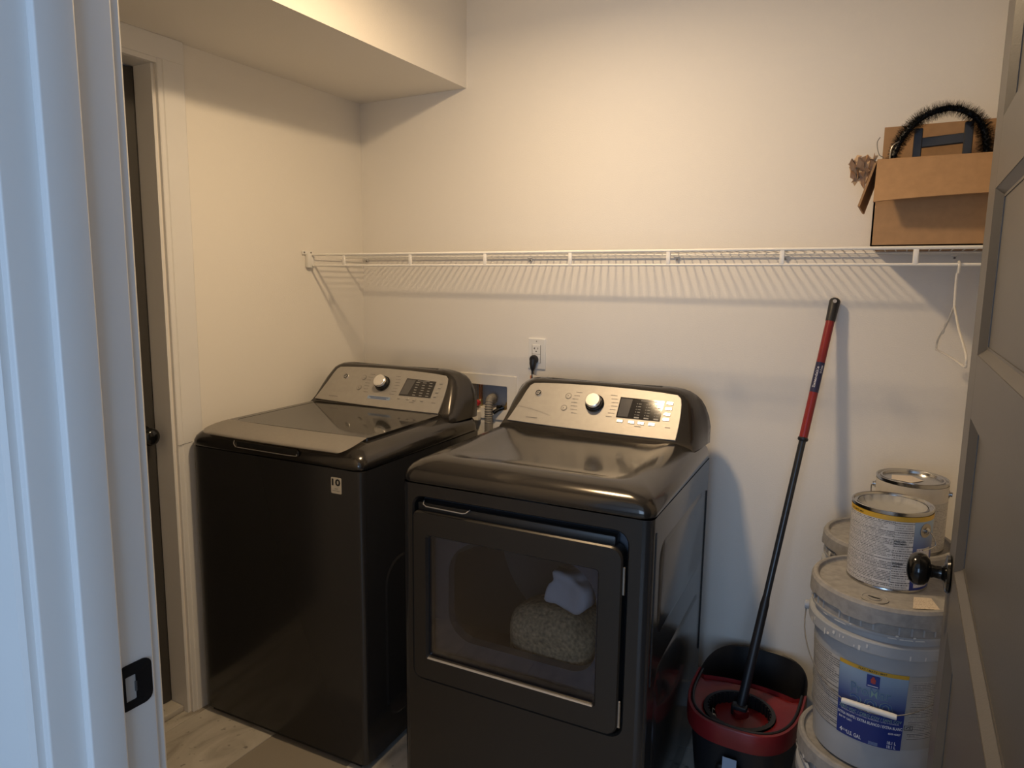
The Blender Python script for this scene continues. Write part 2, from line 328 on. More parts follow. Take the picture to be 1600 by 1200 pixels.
# ------------------------------------------------------------------ WASHER AND DRYER shared pieces
W = .686; D = .672
def rr3(x0, x1, y0, y1, r, z, n=4): return [(x, y, z) for x, y in rrect(x0, x1, y0, y1, r, n)]
M_emb = mat('emblem_script_metal', (.55, .53, .50), .35, metal=.3)
def console(parent, mach):
    c = empty('console', (0, 0, 0)); c.parent = parent
    bm = B(); n = 6; cx = .350
    # horizontal slices: front half width, back half width, front y
    Z = [(.970, .322, .336, .497), (.985, .317, .336, .504), (1.00, .306, .336, .515), (1.02, .297, .336, .5295), (1.05, .287, .330, .5515), (1.08, .277, .318, .5733), (1.10, .268, .305, .588), (1.112, .259, .291, .5967), (1.120, .248, .276, .603), (1.1255, .232, .258, .611), (1.128, .208, .235, .620), (1.1285, .18, .21, .634)]
    loops = []
    for z, wf, wb, yf in Z:
        yb = D if z < 1.12 else D-(z-1.12)*1.6
        crn = lambda h: .010*(1-((h/.32)**2))*(1 if z > 1.1 else 0)
        L = []
        for k in range(9): u = -1+2*k/8; L.append((cx+wf*u*.985, yf-.0, z+crn(wf*u)*(.6 if z > 1.12 else .3)))
        for k in range(1, 5):
            a = k/5; L.append((cx+wf+(wb-wf)*a**.6-.006*(1-a), yf+.012*a+(yb-.02-yf)*a**1.3, z+crn(wf)))
        L.append((cx+wb, yb-.02, z)); L.append((cx+wb-.008, yb, z))
        L.append((cx-wb+.008, yb, z)); L.append((cx-wb, yb-.02, z))
        for k in range(4, 0, -1):
            a = k/5; L.append((cx-wf-(wb-wf)*a**.6+.006*(1-a), yf+.012*a+(yb-.02-yf)*a**1.3, z+crn(wf)))
        loops.append(L)
    loft(bm, loops, True, False, True)
    link('housing', bm, M_appl, c, ang=50)
    kk = .715; nrm = Vector((0, -1, kk)).normalized(); up = Vector((0, kk, 1)).normalized()
    def P(x, h, o=.0): return Vector((.343+x, .504, .985))+up*(h*1.05+.005)+nrm*o
    # silver fascia
    bm = B(); pts = []
    base = [(-.284, .014), (-.20, .011), (-.1, .0085), (0, .007), (.1, .006), (.2, .0055), (.270, .006)]
    right = [(.2715, .03), (.272, .06), (.271, .09), (.268, .12), (.263, .138), (.252, .148)]
    top = [(.2, .1525), (.1, .1565), (0, .158), (-.1, .1565), (-.19, .153)]
    left = [(-.225, .150), (-.237, .141), (-.246, .12), (-.255, .09), (-.266, .06), (-.277, .03)]
    pts = base+right+top+left
    loft(bm, [[P(x, h, 0) for x, h in pts], [P(x, h, .0030) for x, h in pts], [P(x*.996, (h-.08)*.985+.08, .0042) for x, h in pts]], True, False, True)
    link('fascia', bm, M_silver, c, ang=30)
    O = .0045
    # dial
    ka = (.0, .096)
    Mk = Matrix.Translation(P(ka[0], ka[1], O)) @ Matrix((( 1, 0, 0), (0, up.y, up.z), (0, nrm.y, nrm.z))).transposed().to_4x4()
    bm = B(); lathe(bm, [(.0001, 0), (.030, 0), (.0305, .004), (.0295, .0045), (.0275, .005), (.0265, .018), (.0245, .020), (.024, .020)], 40, 'Z', M=Mk); link('dial_ring', bm, M_black, c)
    bm = B(); lathe(bm, [(.0243, .019), (.0235, .029), (.0215, .0305), (.0001, .0305)], 40, 'Z', M=Mk); link('dial', bm, M_chrome, c)
    # display
    dq = [(.078, .126), (.216, .1235), (.213, .0585), (.077, .0585)] if mach == 'dryer' else [(.096, .1255), (.222, .1215), (.2205, .0588), (.086, .058)]
    bm = B(); loft(bm, [[P(x, h, O-.001) for x, h in dq], [P(x, h, O+.0006) for x, h in dq]], True, False, True); link('display', bm, M_disp, c, smooth=False)
    x0 = dq[0][0]; x0b = dq[3][0]; wq = .036
    bm = B(); ws = [(x0+.003, dq[0][1]-.004), (x0+wq+.004, dq[0][1]-.005), (x0b+wq, .063), (x0b+.004, .063)]
    loft(bm, [[P(x, h, O+.0005) for x, h in ws], [P(x, h, O+.0011) for x, h in ws]], True, False, True); link('display_window', bm, M_disp2, c, smooth=False)
    def rect(bm, x, h, w_, hh, o=O+.0004, mi=0):
        f = bm.faces.new([bm.verts.new(P(x+a*w_/2, h+b*hh/2, o)) for a, b in ((-1, -1), (1, -1), (1, 1), (-1, 1))]); f.material_index = mi
    bm = B()
    if mach == 'dryer':
        for i in range(3):
            xx = .141+i*.030
            for j in range(5): rect(bm, xx-.006, .108-j*.009, .0022, .0022, O+.0012)
            for j in range(5): rect(bm, xx+.003, .108-j*.009, .009, .0016, O+.0012)
            rect(bm, xx, .0635, .015, .004, O+.0012)
    else:
        for i in range(3):
            xx = .148+i*.028
            for j in range(6): rect(bm, xx+random.uniform(-.001, .001), .113-j*.0098, .013+random.uniform(-.003, .003), .0020, O+.0012)
    rect(bm, .17, .119, .05, .0016, O+.0012)
    tag(link('display_print', bm, mat('display_print', (.32, .31, .29), .5), c, smooth=False), kind='stuff')
    # printed cycle names round the dial
    bm = B()
    for j in range(7):
        h = .129-j*.0117; b = .010*(1-((j-3)/3.3)**2)
        
        for sx_ in (-.058-b, .054+b):
            xx = sx_-.011
            while xx < sx_+.008: wd = random.uniform(.0012, .0040); rect(bm, xx+wd/2, h+random.uniform(-.0002, .0002), wd, random.uniform(.0014, .0024)); xx += wd+.0007
    for x, h, w_ in ((-.2, .030, .04), (.15, .036, .02), (.24, .042, .016)): rect(bm, x, h, w_, .002)
    if mach == 'dryer':
        for k in range(14):
            u = k/14; rect(bm, -.264+.13*u, .0625-.0235*u**1.6+.002, .0095, .0006)
    tag(link('cycle_print', bm, M_print, c, smooth=False), kind='stuff')
    # round buttons left of the dial
    for (x, h) in ((-.094, .114), (-.099, .073)):
        bm = B(); Mb = Matrix.Translation(P(x, h, O)) @ Mk.to_3x3().to_4x4()
        lathe(bm, [(.0095, 0), (.0095, .0012), (.0085, .0012), (.0083, .0002), (.0078, .0002), (.0075, .0016), (.0001, .0018)], 24, 'Z', M=Mb); link('button', bm, M_silver, c)
        bm = B(); lathe(bm, [(.0108, .0003), (.0098, .0005)], 28, 'Z', M=Mb); lathe(bm, [(.0030, .0021), (.0001, .0021)], 3, 'Z', M=Mb); link('button_ring', bm, M_print, c, smooth=False)
    bs = [(.2335, .1185), (.2325, .101), (.231, .083), (.2305, .0665)] if mach == 'dryer' else [(.245, .1174), (.2435, .1008), (.2395, .0834), (.238, .0669)]
    bs += [(.092, .0478), (.1285, .0475), (.158, .047), (.191, .047)]
    for (x, h) in bs:
        bm = B(); Ms = Matrix.Translation(P(x, h, O)) @ Mk.to_3x3().to_4x4()
        w2, h2 = (.010, .0048) if mach == 'dryer' else (.0062, .0042)
        box(bm, -w2, w2, -h2, h2, -.0005, .0020, .0008, 1, M=Ms); link('button', bm, M_chrome if mach == 'dryer' else M_silver, c)
    if mach == 'washer':
        bm = B(); rect(bm, .005, .0405, .10, .012, O+.0003); link('film', bm, mat('blue_film', (.25, .33, .46), .3), c, smooth=False)
        bm = B(); rect(bm, .005, .043, .085, .0022, O+.0006); rect(bm, .005, .038, .07, .0022, O+.0006); link('film_print', bm, M_navy, c, smooth=False)
    # round emblem with script initials
    lx, lh = (-.2, .116) if mach == 'dryer' else (-.179, .1127)
    Ml = Matrix.Translation(P(lx, lh, O)) @ Mk.to_3x3().to_4x4()
    bm = B(); lathe(bm, [(.0118, 0), (.0118, .0018), (.0112, .0024), (.0102, .0024), (.0098, .0014), (.0001, .0014)], 32, 'Z', M=Ml)
    for f in bm.faces: f.material_index = 0
    link('emblem', bm, M_chrome, c)
    bm = B(); addtext(bm, 'GE', lambda x, y: Ml @ Vector((x, y, .0024)), width=.0135, height=.0115, off=.012, shear=.35); link('emblem_script', bm, M_emb, c, smooth=False)
    bm = B(); lathe(bm, [(.0098, .0017), (.0001, .0017)], 24, 'Z', M=Ml); link('emblem_field', bm, M_dark, c)
    return P

def top_cover(parent, name, dish):
    bm = B(); n = 6
    prof = [(.0, .9215), (-.0015, .924), (-.001, .936), (.004, .950), (.012, .961), (.024, .970), (.042, .977), (.062, .981)]
    L = []
    for ins, z in prof:
        L.append(rr3(ins*1.1, W-ins*1.1, ins, D-ins*.1, max(.034, .030+ins*.6), z+(0), n))
    # the deck slopes up a little towards the back
    L2 = []
    for ring in L: L2.append([(x, y, z+.008*max(0, y)/D*min(1, (z-.92)/.05)) for x, y, z in ring])
    if dish:
        for ins, z, r in ((.085, .981, .05), (.105, .978, .06), (.13, .973, .07), (.17, .971, .08)):
            L2.append([(x, y, z+.008*y/D) for x, y, _ in rr3(ins, W-ins, ins*.95, D-.10, r, z, n)])
    loft(bm, L2, True, False, True)
    return link(name, bm, M_appl, parent, ang=45)

# ------------------------------------------------------------------ DRYER
dry = empty('clothes_dryer', (.8548, -.8365, 0), math.radians(3.01), 'charcoal front-load clothes dryer with a dark window door, beside the bucket', 'dryer')
bm = B(); n = 8
# cabinet: sides and back
ring = rrect(0, W, 0, D, [.012, .012, .024, .024], n)
def part_ring(z): return [(x, y, z) for x, y in ring]
rows = [[bm.verts.new(p) for p in part_ring(z)] for z in (.02, .918)]
N = len(ring)
for i in range(N):
    j = (i+1) % N
    if ring[i][1] < .0001 and ring[j][1] < .0001: continue      # front is a separate panel
    bm.faces.new((rows[0][i], rows[0][j], rows[1][j], rows[1][i]))
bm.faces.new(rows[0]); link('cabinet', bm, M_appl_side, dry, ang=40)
# pressed ribs on the right-hand side panel
for (y0, y1, z0, z1) in ((.075, .60, .60, .84), (.075, .60, .10, .52)):
    bm = B(); o_ = rrect(y0, y1, z0, z1, .05, 5); i_ = rrect(y0+.012, y1-.012, z0+.012, z1-.012, .04, 5)
    loft(bm, [[(W-.0005, a, b) for a, b in o_], [(W+.003, a, b) for a, b in i_]], True, False, True)
    link('side_emboss', bm, M_appl_side, dry, ang=20)
for sl_ in ((.034, .040, .50, .88), (.640, .646, .30, .82)):
    bm = B(); box(bm, W-.001, W+.002, *sl_); link('side_slot', bm, M_dark, dry, smooth=False)
# front panel with the door recess
bm = B()
o_ = rrect(.024, W-.024, .02, .918, .0005, 5); r_ = rrect(.036, .634, .366, .886, [.035, .03, .028, .035], 5)
loft(bm, [[(x, 0, z) for x, z in o_], [(x, 0, z) for x, z in r_], [(x, .006, z) for x, z in rrect(.040, .630, .370, .882, [.032, .028, .025, .032], 5)], [(x, .045, z) for x, z in rrect(.042, .628, .372, .880, [.032, .028, .025, .032], 5)]], True)
link('front_panel', bm, M_front, dry, ang=30)
# inner bulkhead of the recess with the drum mouth
bm = B(); o_ = rrect(.042, .628, .372, .880, .03, 8)
mouth = rrect(.122, .545, .480, .765, [.10, .10, .075, .065], 8)
loft(bm, [[(x, .045, z) for x, z in o_], [(x, .045, z) for x, z in mouth], [(x, .075, z) for x, z in mouth]], True)
link('bulkhead', bm, mat('blue_grey_liner', (.07, .078, .095), .4), dry, ang=30)
bm = B(); lathe(bm, [(.30, .076), (.315, .085), (.315, .56), (.0001, .58)], 40, 'Y', (.335, 0, .60)); link('drum', bm, mat('drum_metal', (.16, .15, .14), .4, metal=.6), dry)
bm = B(); tube(bm, [(.06, .12, .70), (.11, .30, .70), (.06, .5, .70)], .03, 8); link('drum_baffle', bm, mat('baffle', (.22, .2, .17), .5), dry)
# door: frame, glass, handle recess
dd = empty('door', (0, 0, 0)); dd.parent = dry
DO = rrect(.042, .622, .374, .846, [.03, .016, .022, .03], 8); DI = rrect(.083, .567, .436, .786, .010, 8); DI2 = rrect(.088, .562, .441, .781, .008, 8)
bm = B()
loft(bm, [[(x, .030, z) for x, z in DO], [(x, -.004, z) for x, z in DO], [(x+(.332-x)*.012, -.009, z+(.61-z)*.012) for x, z in DO],
          [(x, -.010, z) for x, z in DI], [(x, -.002, z) for x, z in DI2], [(x, .030, z) for x, z in DI2]], True)
link('door_frame', bm, M_front, dd, ang=28)
bm = B(); loft(bm, [[(x, .002, z) for x, z in DI2], [(x, .006, z) for x, z in DI2]], True, True, True); link('window', bm, M_glass, dd, smooth=False)
bm = B()
tr = rrect(.086, .564, .438, .7835, .009, 8)
tube(bm, [(x, -.0095, z) for x, z in [(.09, .4385), (.2, .4385), (.4, .4385), (.56, .4385)]], .0042, 6, flat=.6); link('window_sill', bm, M_silver, dd)
bm = B(); box(bm, .05, .60, .004, .040, .842, .868, .006, 2); link('handle_recess', bm, M_dark, dd)
bm = B(); tube(bm, [(.070, .006, .8725), (.074, -.004, .866), (.085, -.008, .862), (.195, -.008, .8605), (.204, -.006, .862), (.210, .006, .868)], .0016, 8); link('handle', bm, mat('grey_handle_lip', (.35, .34, .34), .3, metal=.6), dd)
for z in (.765, .43):
    bm = B(); box(bm, .6195, .6275, -.002, .010, z-.035, z+.035, .0015, 1); link('hinge', bm, M_steel, dry)
top_cover(dry, 'top_cover', True)
console(dry, 'dryer')

# laundry inside the drum
def lump(name, cx, cy, cz, sx, sy, sz, m, label, cat, seed, amp=.18):
    random.seed(seed); bm = B(); bmesh.ops.create_icosphere(bm, subdivisions=4, radius=1)
    ph = [(random.uniform(-3, 3), random.uniform(-3, 3), random.uniform(-3, 3), random.uniform(0, 6)) for _ in range(9)]
    for v in bm.verts:
        p = v.co.copy(); s = sum(math.sin(a*p.x*1.6+b*p.y*1.6+c_*p.z*1.6+d) for a, b, c_, d in ph)/9
        q = [math.copysign(abs(k)**.6, k) for k in p]; v.co = Vector((q[0]*sx, q[1]*sy, q[2]*sz))*(1+amp*s*2)
    o = link(name, bm, m, ang=60); a = math.radians(3.01)
    o.location = (.8548+math.cos(a)*cx-math.sin(a)*cy, -.8365+math.sin(a)*cx+math.cos(a)*cy, cz)
    return tag(o, label, cat)
M_blank = mat('speckled_beige_blanket', (.44, .34, .19), .95, bump=.8, bscale=120, var=.55, vscale=110)
lump('blanket', .385, .175, .500, .128, .085, .082, M_blank, 'beige speckled blanket bundled low behind the dryer window', 'blanket', 3, .12)
lump('blanket', .485, .365, .60, .09, .08, .085, M_blank, 'beige speckled blanket bundle at the back right of the dryer drum, under the white cloth', 'blanket', 5, .12)
lump('cloth', .430, .175, .637, .056, .05, .048, M_cloth, 'white crumpled cloth on top of the blankets inside the dryer', 'cloth', 11, .35)

# ------------------------------------------------------------------ WASHER
wa = empty('washing_machine', (.0303, -.8712, 0), math.radians(3.065), 'charcoal top-load washing machine with a glass lid, in the left corner', 'washing machine')
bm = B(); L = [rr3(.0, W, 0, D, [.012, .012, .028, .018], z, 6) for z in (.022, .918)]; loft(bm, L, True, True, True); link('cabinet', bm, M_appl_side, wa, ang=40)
bm = B(); box(bm, .03, W-.03, .012, D-.02, .004, .022); link('plinth', bm, M_dark, wa, smooth=False)
# pressed side ribs that catch the light low down
bm = B(); o_ = rrect(.10, .58, .10, .62, .08, 6); i_ = rrect(.108, .572, .108, .612, .073, 6)
loft(bm, [[(W-.0005, a, b) for a, b in o_], [(W+.003, a, b) for a, b in i_]], True, False, True); link('side_emboss', bm, M_appl_side, wa, ang=20)
tc_ = top_cover(wa, 'top_cover', False)
# lid: silver front strip that rolls over the edge, dark glass behind it in a frame
lid = empty('lid', (0, 0, 0)); lid.parent = wa
bm = B()
sec = [(-.002, .9640, .086, .600), (-.005, .9665, .076, .610), (-.003, .9700, .067, .619), (.004, .9735, .060, .626), (.014, .9770, .055, .631), (.030, .9808, .0525, .6335), (.055, .9855, .053, .633), (.09, .9900, .057, .629), (.104, .9912, .060, .626)]
loops = []
for y, z, xa, xb in sec: loops.append([(xa+(xb-xa)*k/16, y+.006*(1-(2*k/16-1)**2)*-1, z) for k in range(17)])
loft(bm, loops, False)
bmesh.ops.solidify(bm, geom=bm.faces[:], thickness=.004); link('front_strip', bm, M_strip, lid, ang=40)
bm = B(); o_ = rrect(.058, .628, .105, .512, .012, 4); i_ = rrect(.082, .604, .112, .496, .02, 4)
zf = lambda y: .9905+.004*(y-.1)/.4
loft(bm, [[(x, y, zf(y)-.012) for x, y in o_], [(x, y, zf(y)) for x, y in o_], [(x, y, zf(y)) for x, y in i_]], True); link('lid_frame', bm, M_appl, lid, ang=30)
bm = B(); loft(bm, [[(x, y, zf(y)-.006) for x, y in i_], [(x, y, zf(y)-.0006) for x, y in i_]], True, False, True)
link('lid_glass', bm, mat('smoked_lid_glass', (.030, .028, .025), .06, spec=.55), lid, smooth=False)
bm = B(); box(bm, .090, .596, .012, .11, .950, .967, .002, 1); link('lid_underside', bm, M_dark, lid)
# finger pocket below the strip
bm = B(); o_ = rrect(.205, .462, .936, .958, .010, 5); i_ = rrect(.211, .456, .942, .957, .006, 5)
loft(bm, [[(x, -.0030, z) for x, z in o_], [(x, -.0055, z) for x, z in rrect(.207, .460, .938, .957, .009, 5)], [(x, -.0035, z) for x, z in i_], [(x, .006, z) for x, z in i_]], True, False, True)
link('finger_pocket', bm, M_appl, lid, ang=30)
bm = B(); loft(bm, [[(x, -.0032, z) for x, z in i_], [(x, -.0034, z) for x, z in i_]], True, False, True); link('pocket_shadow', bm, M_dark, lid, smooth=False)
bm = B(); tube(bm, bez([(.2035, -.004, .958), (.203, -.006, .949), (.2085, -.0065, .9415), (.222, -.0065, .9385), (.33, -.0065, .938), (.445, -.0065, .9385), (.456, -.006, .945)], 4), .0012, 6); link('pocket_lip', bm, M_strip, lid)
console(wa, 'washer')
# ten-year badge
bm = B(); o_ = rrect(.5775, .6145, .846, .893, .003, 3); loft(bm, [[(x, .0005, z) for x, z in o_], [(x, -.0008, z) for x, z in o_]], True, False, True); link('badge', bm, mat('badge_cream', (.62, .54, .40), .45), wa, smooth=False)
bm = B()
fb = lambda x, y: Vector((.596+x, -.0012, .869+y))
addtext(bm, '10', fb, width=.031, height=.021, off=.035, oy=.010)
addtext(bm, 'YEAR', fb, width=.012, height=.003, oy=-.009); addtext(bm, 'LIMITED WARRANTY', fb, width=.027, height=.003, oy=-.015)
link('badge_print', bm, M_dark, wa, smooth=False)

# ------------------------------------------------------------------ SUPPLY BOX, OUTLET
sb = empty('washer_supply_box', (0, 0, .93), 0, 'cream recessed water supply box in the wall between washer and dryer', 'supply box')
def sub(p): p.parent = sb; p.matrix_parent_inverse = Matrix.Translation((0, 0, -.93)); return p
bm = B(); o_ = rrect(.490, .745, .925, 1.099, .004, 4); i_ = rrect(.522, .706, .966, 1.058, .006, 4)
loft(bm, [[(x, 0, z) for x, z in o_], [(x, -.006, z) for x, z in rrect(.492, .743, .927, 1.097, .004, 4)], [(x, -.006, z) for x, z in i_], [(x, .075, z) for x, z in i_]], True); sub(link('box_frame', bm, M_cream, ang=30))
bm = B(); loft(bm, [[(x, .0745, z) for x, z in i_], [(x, .078, z) for x, z in i_]], True, True, True); sub(link('back_plate', bm, mat('blue_grey_plate', (.36, .38, .42), .5), smooth=False))
for x in (.560, .690):
    bm = B(); lathe(bm, [(.0075, .985), (.0075, 1.058)], 14, 'Z', (x, .04, 0)); lathe(bm, [(.010, 1.046), (.010, 1.058)], 14, 'Z', (x, .04, 0)); sub(link('copper_pipe', bm, M_copper))
    bm = B(); lathe(bm, [(.0001, .968), (.012, .968), (.012, .984), (.009, .992), (.0001, .992)], 14, 'Z', (x, .035, 0)); tube(bm, [(x, .035, .975), (x, -.004, .972)], .009, 10); sub(link('valve', bm, mat('brass', (.55, .42, .22), .35, metal=.9)))
bm = B(); lathe(bm, [(.0001, -.016), (.010, -.016), (.0125, -.012), (.0125, -.004), (.010, 0), (.0001, 0)], 12, 'Y', (.578, -.004, .985)); sub(link('valve_handle', bm, mat('red_valve_handle', (.45, .03, .04), .35)))
bm = B(); tube(bm, [(.690, -.002, .975), (.672, -.014, .968), (.655, -.022, .955)], .008, 10); lathe(bm, [(.0001, -.012), (.009, -.012), (.009, .006), (.0001, .006)], 12, 'X', (.677, -.008, .976)); sub(link('valve_handle', bm, M_black))
bm = B(); box(bm, .560, .592, -.034, -.008, .918, .955, .003, 1); sub(link('hose_connector', bm, M_cream))
# corrugated drain hose
pts = bez([(.615, .045, .99), (.628, .02, 1.006), (.634, -.012, 1.002), (.638, -.028, .975), (.640, -.032, .93), (.640, -.034, .80), (.62, -.04, .60), (.60, -.06, .3)], 26)
bm = B(); rad = []; acc = 0
for i, p in enumerate(pts):
    if i: acc += (pts[i]-pts[i-1]).length
    rad.append(.0148+.0013*math.sin(acc/.0085*2*PI))
tube(bm, pts, rad, 14); tag(link('drain_hose', bm, mat('grey_hose', (.22, .20, .17), .5), ang=60), 'grey corrugated drain hose bending down out of the supply box', 'hose')

ol = empty('wall_outlet', (.828, 0, 1.19), 0, 'white double wall outlet above the dryer, its upper socket free', 'outlet')
def fr(u): return u
bm = B(); loft(bm, [[(x, y_, z) for x, z in rrect(-.0355+i, .0355-i, -.0575+i, .0575-i, .003, 4)] for i, y_ in ((0, 0), (0, -.0035), (.0035, -.006))], True, False, True); link('cover_plate', bm, M_white, ol, ang=25)
bm = B(); box(bm, -.0168, .0168, -.0085, -.005, -.0335, .0335, .001, 1); link('socket', bm, M_white, ol)
bm = B()
for (x, z, w_, h_) in ((-.0065, .0205, .0022, .0075), (-.009, .0205, .004, .002), (.0065, .0205, .002, .0065), (0, .0095, .0045, .0045)): box(bm, x-w_/2, x+w_/2, -.0089, -.008, z-h_/2, z+h_/2)
link('socket_slots', bm, M_dark, ol, smooth=False)
bm = B(); box(bm, -.0175, .0175, -.0088, -.0083, -.0005, .0005); box(bm, -.0172, -.0168, -.0088, -.006, -.0335, .0335); box(bm, .0168, .0174, -.0088, -.006, -.0335, .0335); link('socket_seam', bm, M_print, ol, smooth=False)
bm = B(); lathe(bm, [(.0001, -.0075), (.002, -.0075), (.002, -.0065)], 10, 'Y', (0, 0, .0465)); link('screw', bm, M_print, ol)
pc = empty('power_cord', (.823, -.009, 1.170), 0, 'black round plug and cord in the lower socket of the wall outlet', 'power cord')
bm = B(); lathe(bm, [(.0001, .0), (.0155, .0), (.017, -.004), (.0165, -.012), (.013, -.018), (.0001, -.019)], 20, 'Y', (0, 0, 0))
tube(bm, [(0, -.012, .000), (0, -.015, -.015), (0, -.016, -.032), (0, -.016, -.040)], [.0135, .0125, .009, .0055], 12); link('plug', bm, M_blackp, pc)
bm = B(); tube(bm, bez([(0, -.016, -.038), (-.001, -.015, -.06), (-.001, -.020, -.10), (.002, -.03, -.2), (.03, -.04, -.5), (.05, -.05, -.9)], 6), .0042, 8); link('cord', bm, M_blackp, pc)
tg = B(); q0 = [(.812, -.0265, 1.1165), (.826, -.0265, 1.1165), (.895, -.018, 1.096), (.895, -.018, 1.07), (.812, -.0265, 1.07)]
loft(tg, [[Vector(p) for p in q0], [Vector(p)+Vector((0, -.0006, 0)) for p in q0]], True, True, True)
tgo = link('cord_tag', tg, mat('tag_paper', (.78, .72, .62), .7), smooth=False); tag(tgo, 'white warning tag with orange print on the dryer cord under the outlet', 'tag')
bm = B()
for (x, z, w_, h_) in ((.819, 1.106, .008, .012), (.819, 1.090, .008, .006), (.845, 1.1035, .02, .0025), (.868, 1.0975, .022, .0025), (.85, 1.096, .02, .0025)):
    yy = -.0272 + max(0, (x-.826))*.123-.0003
    bm.faces.new([bm.verts.new((x+a*w_/2, yy+a*w_/2*.123*(x > .826), z+b*h_/2)) for a, b in ((-1, -1), (1, -1), (1, 1), (-1, 1))])
link('tag_print', bm, mat('orange_print', (.62, .20, .07), .6), tgo, smooth=False)

# ------------------------------------------------------------------ WIRE SHELF
sh = empty('wire_shelf', (0, 0, 1.5438), 0, 'white wire shelf with a hanging rod, along the back wall above the machines', 'shelf')
sy = -.3046
def rod(name, y, z, r, x0=.02, x1=RX-.004):
    bm = B(); tube(bm, [(x0, y, z), ((x0+x1)/2, y, z), (x1, y, z)], r, 10); return link(name, bm, M_wire, sh)
rod('front_rod', sy, -.001, .0044); rod('hanging_rod', sy, -.0411, .0036); rod('back_rod', -.010, -.004, .0026, .012); rod('middle_rod', -.135, -.0052, .003, .012)
bm = B(); tube(bm, [(0, -.006, .001), (0, sy+.002, .0015), (0, sy-.003, -.0005)], .00155, 6)
w0 = link('wire', bm, M_wire, sh); w0.location.x = .03
for k in range(1, 89):
    o = w0.copy(); COL.objects.link(o); o.parent = sh; o.location.x = .03+.0254*k
bm = B(); box(bm, -.0062, .0062, sy-.0032, sy+.0026, -.043, .001, .0022, 2)
p0 = link('post', bm, M_wire, sh); p0.location.x = .1779
for k in range(1, 7):
    o = p0.copy(); COL.objects.link(o); o.parent = sh; o.location.x = .1779+.3048*k
bm = B(); box(bm, .0005, .018, sy-.020, sy+.014, -.050, .004, .004, 2); box(bm, .0005, .006, sy-.036, sy+.016, -.002, .014, .002, 1)
link('end_bracket', bm, M_white, sh)
bm = B(); lathe(bm, [(.0001, .0075), (.0032, .0075), (.0032, .005)], 8, 'X', (0, sy-.028, .007)); lathe(bm, [(.0001, .0075), (.0032, .0075), (.0032, .005)], 8, 'X', (0, sy+.006, .007)); link('screw', bm, M_print, sh)
for k, x in enumerate((.029, .799, 1.337, 1.668, 2.10)):
    bm = B(); box(bm, x-.004, x+.004, -.009, 0, -.018, .012, .002, 1); lathe(bm, [(.006, -.016), (.007, -.006), (.0045, 0), (.0001, 0)], 10, 'X', (x+.006, -.010, -.004)); link('wall_clip', bm, M_white, sh)
    bm = B(); lathe(bm, [(.0001, -.0125), (.003, -.0125), (.003, -.009)], 8, 'Y', (x, 0, .009)); lathe(bm, [(.0001, -.0125), (.003, -.0125), (.003, -.009)], 8, 'Y', (x, 0, -.015)); link('screw', bm, M_print, sh)
# slanted support arm at the left wall is absent in the photo; brace wire only
# ------------------------------------------------------------------ HANGER
hg = empty('clothes_hanger', (2.096, sy, 1.5027), 0, 'thin clear clothes hanger hanging from the shelf rod beside the open door', 'hanger')
M_clear = mat('milky_plastic', (.62, .60, .57), .25)
ax = Vector((.083, -1, 0)).normalized()          # direction of the hanger's shoulders
def H(s, z): return ax*s+Vector((0, 0, z))
bm = B(); tube(bm, bez([H(.012, -.020), H(.013, -.004), H(.006, .0055), H(-.004, .0050), H(-.010, -.010), H(-.012, -.040), H(-.006, -.075), H(0, -.098)], 6), .0028, 8); link('hook', bm, M_clear, hg)
bm = B(); tube(bm, bez([H(0, -.098), H(-.05, -.125), H(-.12, -.155), H(-.2, -.183), H(-.232, -.198), H(-.238, -.214), H(-.228, -.220), H(-.1, -.218), H(.1, -.218), H(.222, -.220), H(.234, -.212), H(.228, -.198), H(.19, -.180), H(.10, -.148), H(.04, -.118), H(0, -.098)], 5), .0026, 8)
tube(bm, bez([H(-.10, -.142), H(-.125, -.150), H(-.13, -.165), H(-.15, -.172)], 4), .002, 6); link('body', bm, M_clear, hg)

# ------------------------------------------------------------------ CARDBOARD BOX AND ITS CONTENTS
cb = empty('cardboard_box', (1.905, -.288, 1.5475), 0, 'open brown cardboard box on the right end of the wire shelf', 'box')
bw, bd, bh, th = .30, .272, .207, .004
bm = B()
box(bm, 0, bw, 0, bd, 0, th); box(bm, 0, bw, 0, th, 0, bh); box(bm, 0, bw, bd-th, bd, 0, bh); box(bm, 0, th, 0, bd, 0, bh); box(bm, bw-th, bw, 0, bd, 0, bh)
link('carton', bm, M_card, cb, smooth=False)
bm = B(); sec = [(-.001, bh), (-.006, bh+.003), (-.013, bh-.001), (-.022, bh-.03), (-.034, bh-.065), (-.050, bh-.103)]
L = []
for k in range(13):
    u_ = k/12; f1 = [Vector((.001+(bw-.004)*u_, y-.010*math.sin(u_*PI)*(bh-z)/.1, z+(.012*u_**.7*(bh-z)/.1))) for y, z in sec]
    L.append(f1+[q_+Vector((0, .0032, -.0012)) for q_ in reversed(f1)])
loft(bm, L, True, True, True); link('front_flap', bm, M_card, cb)
bm = B(); box(bm, .0, bw, bd-.004, bd, bh, bh+.130, M=None); link('back_flap', bm, M_card, cb, smooth=False)
bm = B(); t_ = Matrix.Translation((0, 0, bh-.004)) @ Matrix.Rotation(math.radians(16), 4, 'Y'); box(bm, -.006, -.001, .005, bd*.8, -.108, 0, M=t_); link('side_flap', bm, M_card, cb, smooth=False)

